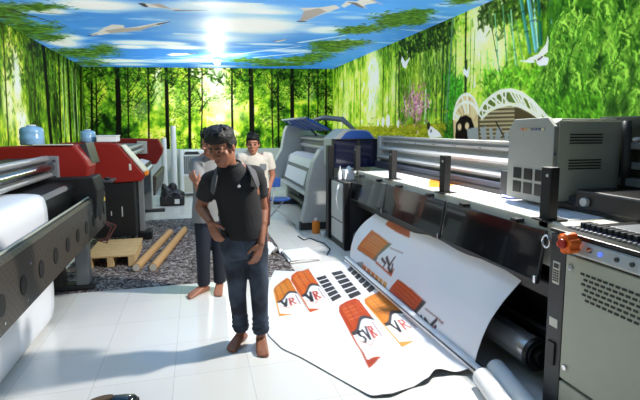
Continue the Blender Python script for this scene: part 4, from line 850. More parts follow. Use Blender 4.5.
# ------------------------------------------------------------------ printed banner: hanging part and floor part
FONT = {'S': [[(.9, .9), (.5, 1), (.12, .82), (.25, .58), (.75, .42), (.88, .18), (.5, 0), (.1, .1)]], 'V': [[(0, 1), (.45, 0)], [(.45, 0), (1.05, 1.15)]], 'R': [[(.1, 0), (.25, 1)], [(.25, 1), (.8, .95), (.85, .6), (.2, .52)], [(.4, .52), (.95, 0)]], 'I': [[(.5, 0), (.5, 1)], [(.3, 1), (.7, 1)]], 'A': [[(0, 0), (.5, 1)], [(.5, 1), (1, 0)], [(.2, .4), (.8, .4)]]}
def decal(c, q, kind, main=(206, 84, 34), alt=(236, 140, 50), wave=.5, word='SVR', flip=False):
    """print one label on canvas c; q = four canvas points: start-left, start-right, end-right, end-left"""
    q = [np.array(p, float) for p in q]
    def m(a, b): return tuple((q[0] * (1 - a) + q[1] * a) * (1 - b) + (q[3] * (1 - a) + q[2] * a) * b)
    wid = np.linalg.norm(q[1] - q[0]); ln = np.linalg.norm(q[3] - q[0])
    if kind == 'strip':
        n = 6
        for i in range(n): c.poly([m(0, i / n + .012), m(1, i / n + .012), m(1, (i + 1) / n - .018), m(0, (i + 1) / n - .018)], (44, 44, 48))
        for i in range(n): c.line(m(.15, (i + .5) / n), m(.85, (i + .5) / n), .008, .008, (110, 110, 116), .6)
        return
    W = lambda a: wave + .07 * math.sin(a * 2 * PI + .6) - .05 * (a - .5)
    top = [m(0, .12), m(.12, .03), m(.5, 0), m(.9, 0), m(1, .06)]
    A = [i / 12 for i in range(13)]
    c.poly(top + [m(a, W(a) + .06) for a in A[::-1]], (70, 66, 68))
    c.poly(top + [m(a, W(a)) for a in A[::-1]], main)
    for i in range(9):
        a = .08 + .1 * i; c.line(m(a, .06 + .04 * (i % 2)), m(a + .03, W(a) - .04), wid * .05, wid * .03, alt if i % 3 else tuple(np.array(main) * .8), .55)
    for i in range(4): b = .12 + .07 * i; c.line(m(.2, b), m(.75, b + .01), .008, .006, (250, 214, 150), .5)
    # border stripe on the left that ends in a pointed corner
    c.poly([m(-.02, .12), m(.04, .2), m(.05, .92), m(.5, .985), m(.0, 1.0)], alt if main[1] > 100 else main)
    c.line(m(1, W(1)), m(1, .97), .012, .008, (140, 130, 130), .7)
    # logo letters
    lw = wid * .06; n = len(word)
    for k, ch in enumerate(word):
        for s in FONT[ch]:
            pts = [m(.22 + (k + .8 * p[0]) * .58 / n, W(.5) + .33 - .17 * p[1]) for p in s]; col = (40, 38, 42) if k != n - 1 or n == 1 else (176, 60, 46)
            c.path(pts, lw * (1.5 if k == 0 else 1), lw * .8, col)
    c.path([m(.14, W(.5) + .28), m(.4, W(.5) + .40), m(.8, W(.5) + .3)], lw * .5, lw * .3, main, .8)
    # small line of dark text
    for i in range(9): a = W(.9) + .10 + i * .028; c.line(m(.88, a), m(.88, a + .016), .012, .012, (120, 90, 90), .85)

def banner():
    t = thing('printed_banner', (1.6, 3.6, 0), 'large white vinyl banner with orange labels, spilling off the right printer onto the floor', 'banner')
    VM = mat_attr('printed_vinyl', .3, .45)
    # ---- hanging part: profile from under the panels to the floor
    prof = np.array([(2.14, .80), (2.115, .72), (2.08, .63), (2.03, .54), (1.97, .44), (1.90, .33), (1.84, .22), (1.795, .12), (1.775, .05), (1.785, .012)])
    s = np.r_[0, np.cumsum(np.hypot(*np.diff(prof, axis=0).T))]; S = s[-1]; ns, ny = 90, 300
    qs = np.linspace(0, S, ns); X = np.interp(qs, s, prof[:, 0]); Z = np.interp(qs, s, prof[:, 1])
    k = np.array([.25, .5, .25])
    for _ in range(6): X[1:-1] = np.convolve(X, k, 'valid'); Z[1:-1] = np.convolve(Z, k, 'valid')
    c = Can(2.2, 5.6, 0, S, .007); c.a[:] = (240, 240, 244)
    def Hg(x, y):
        d = ray(x, y); best = None
        for i in range(ns):
            tt = X[i] / d.x; zz = H + d.z * tt
            e = zz - Z[i]
            if best is None or abs(e) < best[0]: best = (abs(e), d.y * tt, qs[i])
        return (best[1], best[2])
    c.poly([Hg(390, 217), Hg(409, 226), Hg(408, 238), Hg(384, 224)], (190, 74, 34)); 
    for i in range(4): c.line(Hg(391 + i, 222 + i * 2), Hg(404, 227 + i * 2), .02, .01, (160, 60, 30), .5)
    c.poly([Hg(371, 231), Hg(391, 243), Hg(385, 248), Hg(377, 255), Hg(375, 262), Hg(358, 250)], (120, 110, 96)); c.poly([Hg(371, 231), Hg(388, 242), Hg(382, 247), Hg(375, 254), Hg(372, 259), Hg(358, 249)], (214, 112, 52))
    for i in range(6): c.line(Hg(362 + i * 2, 246 - i * 2), Hg(376 + i * 1.6, 254 - i * 2.2), .016, .012, (240, 170, 110), .5)
    # logo next to it
    for a, b, w_ in (((381, 258), (385, 263), .03), ((385, 263), (383, 266), .03), ((386, 257), (389, 266), .035), ((389, 266), (394, 257), .03), ((388, 268), (391, 274), .03), ((391, 274), (392, 264), .025)): c.line(Hg(*a), Hg(*b), w_, w_ * .8, (64, 40, 44))
    c.path([Hg(375, 262), Hg(384, 269), Hg(391, 276), Hg(393, 270)], .02, .02, (196, 84, 44))
    for i in range(8): c.line(Hg(389 + i * 1.6, 247 + i * .9), Hg(390 + i * 1.6, 247.6 + i * .9), .012, .012, (150, 120, 116), .8)
    c.poly([Hg(357, 262), Hg(363, 262), Hg(364, 268), Hg(358, 266)], (110, 110, 108), .8)
    for i in range(6):
        x, y = 363 + i * 4.1, 264 + i * 3.3; c.poly([Hg(x, y), Hg(x + 3.5, y + 2.8), Hg(x + 2.5, y + 8.2), Hg(x - .7, y + 5.4)], (226 + i * 2, 104 + i * 10, 40))
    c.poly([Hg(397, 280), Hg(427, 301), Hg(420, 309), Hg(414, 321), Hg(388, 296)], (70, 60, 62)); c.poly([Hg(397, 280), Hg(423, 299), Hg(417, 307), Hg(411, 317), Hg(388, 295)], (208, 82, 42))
    for i in range(7): c.line(Hg(394 + i * .8, 290 - i * 1.2), Hg(410 + i * 1.4, 308 - i * 1.6), .018, .014, (226, 120, 74) if i % 2 else (180, 64, 34), .55)
    for a, b in (((421, 316), (424, 325)), ((424, 325), (420, 328)), ((425, 318), (430, 327)), ((430, 327), (437, 320)), ((431, 333), (436, 326))): c.line(Hg(*a), Hg(*b), .035, .028, (50, 44, 50))
    c.line(Hg(432, 334), Hg(434, 328), .03, .03, (186, 80, 76))
    for i in range(12): c.line(Hg(426 + i * 1.5, 308 + i * 1.25), Hg(427 + i * 1.5, 308.7 + i * 1.25), .014, .014, (140, 90, 84), .85)
    P = np.zeros((ns, ny, 3)); col = np.zeros((ns, ny, 3))
    for i in range(ns):
        f = qs[i] / S; yl = 4.84 + .40 * f ** .8 + .22 * math.sin(PI * min(1, f * 1.1)); yr = 2.46 + .12 * f + .06 * math.sin(PI * f ** .8)
        ys = np.linspace(yr, yl, ny); bulge = .018 * np.sin(ys * 2.3 + 2 * f) * math.sin(PI * min(1, f * 1.1)) + .010 * np.sin(ys * 7 + 5 * f) * math.sin(PI * f)
        P[i, :, 0] = X[i] - bulge; P[i, :, 1] = ys; P[i, :, 2] = Z[i] + .012 * np.sin(ys * 5.2) * math.sin(PI * f)
        col[i] = c.at(ys, np.full(ny, qs[i]))
    hang = grid_obj('hanging_sheet', P, col, VM, t); sd = hang.modifiers.new('s', 'SOLIDIFY'); sd.thickness = .0012
    # ---- floor part
    x0, x1, y0, y1 = .42, 1.84, 2.3, 5.5
    c = Can(x0, x1, y0, y1, .006); c.a[:] = (240, 240, 244)
    Fl = lambda x, y: (lambda p: (p.x, p.y))(atZ(x, y, .01))
    Q = lambda *a: [Fl(*p) for p in a]
    O1, O2, R1, R2 = (232, 140, 40), (244, 176, 70), (176, 66, 30), (200, 100, 50)
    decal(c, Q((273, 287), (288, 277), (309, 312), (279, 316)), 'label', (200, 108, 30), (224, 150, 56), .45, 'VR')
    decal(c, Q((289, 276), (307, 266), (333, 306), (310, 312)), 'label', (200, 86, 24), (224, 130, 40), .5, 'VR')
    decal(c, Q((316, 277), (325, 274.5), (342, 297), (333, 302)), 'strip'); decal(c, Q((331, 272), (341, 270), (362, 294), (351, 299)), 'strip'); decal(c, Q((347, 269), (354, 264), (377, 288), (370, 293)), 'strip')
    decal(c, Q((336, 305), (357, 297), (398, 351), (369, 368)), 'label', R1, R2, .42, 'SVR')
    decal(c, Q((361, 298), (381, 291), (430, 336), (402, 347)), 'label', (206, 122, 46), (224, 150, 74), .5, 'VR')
    c.poly(Q((347, 263), (352, 261), (372, 280), (369, 283)), (206, 118, 70), .85)
    outline = [(.84, 5.12), (.70, 4.7), (.585, 4.28), (.53, 3.85), (.52, 3.5), (.585, 3.25), (.69, 3.09), (.85, 2.78), (1.0, 2.49), (1.13, 2.47), (1.27, 2.52), (1.42, 2.55), (1.5, 2.62), (1.62, 2.60), (1.72, 2.57), (1.80, 2.58)]
    right = [(1.80, 2.58), (1.79, 3.2), (1.785, 3.8), (1.785, 4.4), (1.785, 5.0), (1.79, 5.25)]
    top = [(1.79, 5.25), (1.55, 5.36), (1.3, 5.16), (1.1, 5.02), (.84, 5.12)]
    def resample(pts, n):
        a = np.array(pts); d = np.r_[0, np.cumsum(np.hypot(*np.diff(a, axis=0).T))]; q = np.linspace(0, d[-1], n); out = np.stack([np.interp(q, d, a[:, 0]), np.interp(q, d, a[:, 1])], -1)
        for _ in range(4): out[1:-1] = (out[:-2] + 2 * out[1:-1] + out[2:]) / 4
        return out
    n = 300; Lc = resample(outline, n); Rc = resample(right[0:1] + right[1:], n)
    # ruled grid between left outline (from far to near) and right edge (far to near); far edge from 'top'
    Rc = Rc[::-1]; m_ = 190; P = np.zeros((n, m_, 3)); T = np.linspace(0, 1, m_); tp = resample(top, m_)[::-1]
    for i in range(n):
        f = i / (n - 1); a = Lc[i] * (1 - T[:, None]) + Rc[i] * T[:, None]; lin0 = Lc[0] * (1 - T[:, None]) + Rc[0] * T[:, None]
        a = a + (tp - lin0) * (1 - f) ** 3
        P[i, :, :2] = a
    Xg, Yg = P[..., 0], P[..., 1]
    edge = np.exp(-((Yg - 2.55) / .16) ** 2)
    P[..., 2] = .0040 + .0022 * (np.sin(Xg * 7 + Yg * 3) + 1) + edge * (.05 * np.exp(-((Xg - 1.52) / .10) ** 2) + .03 * np.exp(-((Xg - 1.72) / .06) ** 2) + .018 * np.exp(-((Xg - 1.12) / .12) ** 2)) + .03 * np.exp(-((Xg - 1.36 + .5 * (Yg - 2.6)) / .07) ** 2) * np.exp(-((Yg - 2.75) / .35) ** 2) + .05 * np.clip((Xg - 1.70) / .1, 0, 1) ** 2
    P[..., 2] += .009 * np.clip((1.16 - Xg) / .06, 0, 1) * np.clip((Yg - 4.80) / .10, 0, 1)
    col = c.at(Xg.ravel(), Yg.ravel()).reshape(n, m_, 3)
    fs = grid_obj('floor_sheet', P, col, VM, t)
    B = P.copy(); cen = np.array((1.2, 3.8)); d = B[..., :2] - cen; ln = np.hypot(d[..., 0], d[..., 1])[..., None]; B[..., :2] += d / ln * .003 * np.clip((np.arange(m_) < 3)[None, :, None] + (np.arange(n) > n - 4)[:, None, None], 0, 1); B[..., 2] -= .0028
    B = B[::3, ::3] if False else B
    bk = grid_obj('backing_film', B, None, mat('grey_backing', (96, 96, 98), .5), t); bk['label'] = 'black underside of the vinyl'
    # rod wrapped by the fold
    build('wrapped_rod', MB().tube([(1.768, 2.50, .05), (1.755, 3.5, .05), (1.752, 4.4, .05), (1.755, 5.25, .05)], .034, 18), M['vinyl'], t, smooth='auto')
    build('rod_line', MB().tube([(1.733, 2.505, .066), (1.719, 3.5, .066), (1.717, 4.4, .066), (1.72, 5.24, .066)], .005, 8), M['dark'], t, smooth=True)
    build('rod_line', MB().tube([(1.797, 2.505, .074), (1.784, 3.5, .074), (1.782, 4.4, .074), (1.784, 5.24, .074)], .005, 8), M['dark'], t, smooth=True)
    build('rod_end', MB().disc((1.768, 2.482, .05), .03, 'y', .03, 18), M['matte_black'], t, bevel=.004)
    # clips of tape sticking up where the sheet leaves the printer
banner()

# ------------------------------------------------------------------ paper cores at the near end, floor paper, bits
core((1.735, 2.43), (1.45, 1.2), .062, .0005, 'paper_core', M['paper'], 'white paper core on the floor, lying against the end of the banner rod', 'paper core', 'white paper cores under the right printer', M['cream'])
core((1.885, 2.50), (1.59, 1.2), .062, .0005, 'paper_core', M['paper'], 'white paper core on the floor, lying next to the polished take-up roller', 'paper core', 'white paper cores under the right printer', M['cream'])
def folder():
    t = thing('paper_stack', (1.22, 5.55, .011), 'stack of white printed sheets on the edge of the rug, behind the banner', 'paper stack')
    for i, (z, a) in enumerate(((.0115, 3), (.03, -2), (.046, 5))):
        R = Matrix.Rotation(math.radians(a), 3, 'Z'); c = Vector((1.26, 5.60, z)); pts = [c + R @ Vector((x, y, 0)) for x, y in ((-.20, -.24), (.20, -.20), (.18, .26), (-.19, .22))]
        build('sheet_pile', MB().add([(p.x, p.y, p.z) for p in pts] + [(p.x, p.y, p.z + .014) for p in pts], [(0, 3, 2, 1), (4, 5, 6, 7), (0, 1, 5, 4), (1, 2, 6, 5), (2, 3, 7, 6), (3, 0, 4, 7)]), M['paper'], t, bevel=.003)
folder()
def crumple():
    r = np.random.default_rng(9); n = 12; U, V = np.meshgrid(np.linspace(-.13, .13, n), np.linspace(-.16, .16, n))
    Z = .012 + .10 * r.random((n, n)) * (1 - (U / .16) ** 2) + .05 * (V > .02); a = .5
    P = np.stack([.90 + U * math.cos(a) - V * math.sin(a), 5.90 + .03 + U * math.sin(a) + V * math.cos(a), Z], -1)
    o = grid_obj('crumpled_paper', P, None, M['paper'], loc=(.90, 5.90, .011), smooth=False); o.modifiers.new('s', 'SOLIDIFY').thickness = .002
    props(o, 'crumpled white paper on the rug beside the stack of sheets', 'paper')
crumple()
def glue_bottle():
    x, y = 2.0, 7.3; x, y, _ = atZ(316, 233, 0); t = thing('orange_canister', (x, y, 0), 'small orange canister on the floor by the far grey printer', 'canister'); n = 20
    ring = lambda r, z: [(x + r * math.cos(2 * PI * k / n), y + r * math.sin(2 * PI * k / n), z) for k in range(n)]
    build('canister_body', MB().loft([ring(.055, .001), ring(.062, .02), ring(.062, .17), ring(.04, .20)]), M['orange'], t, smooth='auto'); build('canister_cap', MB().loft([ring(.026, .20), ring(.024, .245)]), M['white'], t, smooth='auto')
glue_bottle()
def cup():
    x, y, _ = atZ(323, 237, 0); t = thing('paper_cup', (x, y, 0), 'small white cup on the floor beside the orange canister', 'cup'); n = 20
    ring = lambda r, z: [(x + r * math.cos(2 * PI * k / n), y + r * math.sin(2 * PI * k / n), z) for k in range(n)]
    build('cup_wall', MB().loft([ring(.028, .001), ring(.04, .09), ring(.036, .09), ring(.026, .006)]), M['white'], t, smooth='auto'); build('rim', MB().tube([(x + .039 * math.cos(a * PI / 10), y + .039 * math.sin(a * PI / 10), .09) for a in range(21)], .003, 6), M['white'], t, smooth=True)
cup()
pts = [tuple(atZ(x, y, .008)) for x, y in ((298, 236), (304, 240), (310, 238), (317, 241), (324, 243), (330, 249), (327, 255))]
props(build('power_cable', MB().tube(pts, .008, 8), M['matte_black'], smooth=True, loc=pts[0]), 'black cable trailing over the floor tiles near the orange canister', 'cable')
# things on the far cabinet
def on_cabinet():
    x, y, z = 2.06, 6.12, .931
    t = thing('tissue_box', (x, y, z), 'small white box on the far end cabinet of the big right printer', 'box'); build('box_body', MB().box(x - .07, x + .10, y - .08, y + .08, z, z + .14), M['paper'], t, bevel=.008); build('tissue', MB().loft([[(x - .03, y - .03, z + .14), (x + .05, y - .03, z + .14), (x + .05, y + .03, z + .14), (x - .03, y + .03, z + .14)], [(x, y, z + .18), (x + .03, y, z + .185), (x + .02, y + .02, z + .19), (x, y + .02, z + .18)]]), M['white'], t)
    x, y = 1.955, 6.15; n = 16; t = thing('squeeze_bottle', (x, y, z), 'small white squeeze bottle beside the box on the far cabinet', 'bottle')
    ring = lambda r, zz: [(x + r * math.cos(2 * PI * k / n), y + r * math.sin(2 * PI * k / n), z + zz) for k in range(n)]
    build('bottle_body', MB().loft([ring(.03, .0), ring(.032, .01), ring(.032, .10), ring(.014, .13)]), M['white'], t, smooth='auto'); build('nozzle', MB().loft([ring(.012, .13), ring(.004, .19)]), M['white'], t, smooth='auto')
on_cabinet()

# ------------------------------------------------------------------ grey printer at the far right
def printer_back():
    t = thing('large_format_printer', (2.2, 8.5, 0), 'grey printer at the back right with raised blue lids and white media', 'printer')
    prof = [(1.62, .12), (1.70, .45), (1.74, .80), (1.82, 1.10), (1.93, 1.30), (2.05, 1.36), (2.8, 1.36), (2.8, .12)]
    e1 = build('near_end_cover', MB().prism(prof, 'y', 7.12, 7.34), M['grey'], t, bevel=.02)
    prof2 = [(1.62, .58), (1.58, .78), (1.66, 1.0), (1.78, 1.20), (1.84, 1.56), (1.90, 1.70), (2.2, 1.70), (2.8, 1.45), (2.8, .58)]
    build('far_end_cover', MB().prism(prof2, 'y', 9.7, 9.95), M['grey'], t, bevel=.02)
    build('handwheel', MB().disc((1.585, 9.8, .98), .07, 'x', -.06, 20), M['black'], t, bevel=.008)
    build('main_body', MB().prism([(2.0, .75), (1.90, .95), (1.92, 1.08), (2.06, 1.14), (2.8, 1.14), (2.8, .6), (2.1, .6)], 'y', 7.3, 9.72), M['grey'], t, smooth=False)
    build('upper_beam', MB().prism([(2.26, 1.14), (2.22, 1.22), (2.22, 1.40), (2.30, 1.50), (2.8, 1.50), (2.8, 1.14)], 'y', 7.3, 9.72), M['midgrey'], t, smooth=False)
    for z, r in ((1.44, .03), (1.30, .04)): build('guide_rail', MB().tube([(2.20, 7.32, z), (2.20, 9.72, z)], r, 14), M['alu'], t, smooth='auto')
    build('media_sheet', MB().prism([(2.2, 1.15), (2.05, 1.155), (1.925, 1.10), (1.885, .96), (1.87, .962), (1.91, 1.11), (2.04, 1.168), (2.2, 1.162)], 'y', 7.45, 9.45), M['vinyl'], t)
    build('apron', MB().prism([(1.80, .60), (1.78, .64), (1.86, .94), (1.90, .96), (1.95, .92), (1.88, .6)], 'y', 7.34, 9.70), M['midgrey'], t, bevel=.008)
    build('media_panel', MB().prism([(1.785, .65), (1.775, .655), (1.842, .90), (1.855, .90)], 'y', 7.7, 9.4), M['vinyl'], t)
    build('lower_tray', MB().prism([(1.72, .53), (1.74, .58), (2.2, .62), (2.2, .50)], 'y', 7.34, 9.70), M['grey'], t, bevel=.008)
    build('take_up_bar', MB().tube([(1.95, 7.32, .24), (1.95, 9.7, .24)], .05, 16), M['dark'], t, smooth='auto')
    for y in (7.2, 9.82): build('stand_foot', MB().box(1.60, 2.7, y - .06, y + .06, .001, .13), M['dark'], t, bevel=.01)
    build('far_leg', MB().box(1.9, 2.3, 9.76, 9.9, .1, .62), M['grey'], t, bevel=.01)
    build('lower_shade', MB().box(2.15, 2.8, 7.3, 9.7, .13, .6), M['matte_black'], t)
    # raised blue lids on arms
    ld = build('lid', MB().prism([(1.80, 1.81), (2.22, 1.60), (2.24, 1.62), (1.82, 1.83)], 'y', 7.6, 9.75), M['blue_film'], t); 
    for y in (7.6, 8.13, 8.67, 9.2, 9.73): build('lid_rib', MB().prism([(1.79, 1.805), (2.23, 1.59), (2.25, 1.625), (1.81, 1.84)], 'y', y - .015, y + .015), M['blue'], ld)
    build('lid_edge', MB().tube([(1.795, 7.58, 1.82), (1.795, 9.76, 1.82)], .018, 10), M['grey'], ld, smooth=True)
    for y in (7.5, 8.8): build('lid_arm', MB().tube([(2.34, y, 1.45), (2.27, y, 1.55), (2.18, y, 1.63)], .02, 8), M['dark'], t, smooth=True)
    # grey arm lid near the close end
    build('arm_cover', MB().tube([(2.10, 8.6, 1.78), (2.3, 8.2, 1.84), (2.52, 7.8, 1.80), (2.6, 7.4, 1.62)], [.025, .045, .05, .03], 10), M['midgrey'], t, smooth=True)
    build('arm_post', MB().tube([(2.56, 7.42, 1.34), (2.52, 7.42, 1.5), (2.58, 7.42, 1.64)], .03, 10), M['midgrey'], t, smooth=True)
    build('hinge_block', MB().box(2.36, 2.5, 7.2, 7.45, 1.36, 1.52), M['black'], t, bevel=.012)
    return t
printer_back()
def shoe():
    t = thing('black_shoe', (-.52, 2.82, 0), 'black slip-on shoe left on the floor at the bottom edge, toe towards the right', 'shoe')
    R = Matrix.Rotation(math.radians(14), 3, 'Z'); o = Vector((-.52, 2.80, 0))
    def ring(x, w, z0, z1): return [o + R @ Vector((x, w * math.cos(a * PI / 8), z0 + (z1 - z0) * (.5 + .5 * math.sin(a * PI / 8)))) for a in range(16)]
    build('upper', MB().loft([ring(-.15, .02, .012, .05), ring(-.13, .035, .012, .075), ring(-.06, .04, .012, .075), ring(.02, .044, .012, .066), ring(.08, .047, .012, .052), ring(.125, .036, .012, .042), ring(.142, .012, .014, .03)]), M['gloss_black'], t, smooth=True)
    def fl(k, z): return [o + R @ Vector((x, s_ * w * k, z)) for s_, seq in ((1, ((-.155, .02), (-.12, .04), (0, .044), (.08, .05), (.13, .038), (.15, .012))), (-1, ((.15, .012), (.13, .038), (.08, .05), (0, .044), (-.12, .04), (-.155, .02)))) for x, w in seq]
    build('sole', MB().loft([fl(1, .001), fl(1.04, .016)]), M['matte_black'], t)
    build('insole', MB().loft([[o + R @ Vector((-.055 + .065 * math.cos(a * PI / 8), .027 * math.sin(a * PI / 8), z + .0)) for a in range(16)] for z in (.064, .077)]), mat('brown_insole', (92, 74, 56), .8), t)
shoe()
# ------------------------------------------------------------------ people
def V3(*a): return Vector(a)
def frame(fwd, up=(0, 0, 1)):
    f = Vector(fwd).normalized(); u = Vector(up); r = f.cross(u).normalized(); u = r.cross(f)
    return Matrix(((r.x, f.x, u.x), (r.y, f.y, u.y), (r.z, f.z, u.z)))      # local x = figure's right, y = forward, z = up
def head_into(mb, c, R, k=1.0):
    P = lambda x, y, z: c + R @ (Vector((x, y, z)) * k)
    E_ = lambda p, r, R2=R: mb.ell(P(*p), [q * k for q in r], R2)
    E_((0, -.012, .035), (.074, .094, .092)); E_((0, .012, -.035), (.062, .074, .085)); E_((0, .035, -.085), (.044, .045, .036))
    E_((0, .070, .022), (.052, .022, .018))                                    # brow
    mb.capsule(P(0, .082, .018), P(0, .104, -.022), .011 * k, .015 * k, 10); E_((.012, .092, -.026), (.010, .012, .009)); E_((-.012, .092, -.026), (.010, .012, .009))
    E_((0, .080, -.056), (.026, .014, .008)); E_((0, .078, -.069), (.022, .014, .008))
    for s in (-1, 1):
        E_((s * .045, .052, -.02), (.022, .025, .024)); E_((s * .076, -.01, -.005), (.009, .018, .03)); E_((s * .031, .076, .006), (.014, .010, .008))
    return P
def face_parts(t, P, R, k, skin):
    for s in (-1, 1):
        build('eye', MB().ell(P(s * .031, .0845, .006), (.0115 * k, .006 * k, .0055 * k), R, 12, 8), M['eye'], t, smooth=True)
        build('eyebrow', MB().capsule(P(s * .016, .094, .028), P(s * .050, .078, .028), .0048 * k, .0035 * k, 8), M['hair'], t, smooth=True)
    build('lips', MB().ell(P(0, .0895, -.0625), (.021 * k, .007 * k, .0075 * k), R, 14, 8), M['lip'], t, smooth=True)
def hand_into(mb, w, d, n, thumb, L=.19, curl=.5, spread=.35):
    """wrist w, pointing d, palm normal n (towards palm), thumb side vector"""
    d = Vector(d).normalized(); n = Vector(n); n = (n - d * n.dot(d)).normalized(); s = d.cross(n); s = s if s.dot(Vector(thumb)) > 0 else -s
    k = L / .19
    for q in (-.026, -.009, .009, .026): mb.capsule(w + d * .012 * k + s * q * .55 * k, w + d * .088 * k + s * q * k, .0155 * k, .0125 * k, 10)
    for q, l in ((.028, .068), (.0095, .078), (-.0095, .072), (-.028, .056)):
        a = w + d * .092 * k + s * q * k; c1 = curl; d1 = (d * math.cos(c1 * .6) + n * math.sin(c1 * .6) + s * q * spread * 4).normalized(); b = a + d1 * l * .42 * k
        d2 = (d1 * math.cos(c1) + n * math.sin(c1)).normalized(); c = b + d2 * l * .33 * k; d3 = (d2 * math.cos(c1 * .8) + n * math.sin(c1 * .8)).normalized(); e = c + d3 * l * .25 * k
        mb.capsule(a, b, .0098 * k, .0092 * k, 10); mb.capsule(b, c, .0092 * k, .0085 * k, 10); mb.capsule(c, e, .0085 * k, .0072 * k, 10)
    a = w + d * .025 * k + s * .030 * k; d1 = (d * .75 + s * .62 + n * .3).normalized(); b = a + d1 * .042 * k; d2 = (d * .9 + s * .2 + n * .4).normalized(); c = b + d2 * .032 * k
    mb.capsule(a, b, .0145 * k, .0115 * k, 10); mb.capsule(b, c, .0115 * k, .0085 * k, 10)
def foot_into(mb, ankle, toe, w=1.0):
    a = Vector(ankle); t = Vector(toe); d = (t - a); d.z = 0; L = d.length; d.normalize(); s = Vector((d.y, -d.x, 0)); g = .0015
    heel = Vector((a.x, a.y, 0)) - d * .045
    mb.capsule(heel + V3(0, 0, .030 + g), V3(a.x, a.y, .05), .029, .036, 12)
    for q in (-.028, -.009, .010, .028): mb.capsule(a - V3(0, 0, a.z - .062) + s * q * .4, t - d * .055 + s * q * w + V3(0, 0, .020 - t.z + g), .030, .0185, 12)
    mb.capsule(heel + V3(0, 0, .026 + g), t - d * .05 + V3(0, 0, .019 - t.z + g), .026, .018, 12)
    for q, r, l in ((-.034, .0135, .0), (-.013, .0100, .004), (.004, .0095, -.002), (.019, .0090, -.010), (.033, .0085, -.020)):
        b = t + s * q * w + V3(0, 0, -t.z); mb.capsule(b - d * .055 + V3(0, 0, .019 + g), b + d * (l - .012) + V3(0, 0, r + g), .0135, r, 10)
def ring_e(c, rx, ry, xdir, n=28, ydir=None, sq=0):
    x = Vector(xdir).normalized(); y = Vector(ydir).normalized() if ydir else V3(-x.y, x.x, 0).normalized()
    return [Vector(c) + x * rx * math.cos(2 * PI * k / n) + y * ry * math.sin(2 * PI * k / n) for k in range(n)]
def sleeve(mb, pts, rs, n=20):
    return mb.tube(pts, rs, n)

def hair_cap(mb, P, R, k, style):
    E_ = lambda p, r: mb.ell(P(*p), [q * k for q in r], R)
    if style == 'fade':
        E_((0, -.015, .075), (.082, .100, .070)); E_((0, .045, .098), (.070, .056, .044)); E_((.01, .078, .085), (.055, .026, .034)); E_((0, -.065, .02), (.070, .048, .075)); E_((.02, .02, .125), (.055, .06, .032))
        for s in (-1, 1): E_((s * .064, -.02, .03), (.018, .055, .045))
    else:
        E_((0, -.020, .062), (.083, .096, .072)); E_((0, .048, .082), (.066, .046, .036)); E_((0, -.06, .0), (.072, .046, .085))
        for s in (-1, 1): E_((s * .068, -.006, .032), (.014, .05, .042))
def tufts(mb, P, R, k, n, seed):
    r = random.Random(seed)
    for i in range(n):
        a = r.uniform(0, 2 * PI); e = r.uniform(.25, 1.2); x = .074 * math.cos(a) * math.cos(e); y = .088 * math.sin(a) * math.cos(e) - .005; z = .078 + .062 * math.sin(e)
        mb.capsule(P(x, y, z), P(x * 1.12 + r.uniform(-.01, .01), y * 1.1 + .018, z + .018), .012 * k, .004 * k, 6)

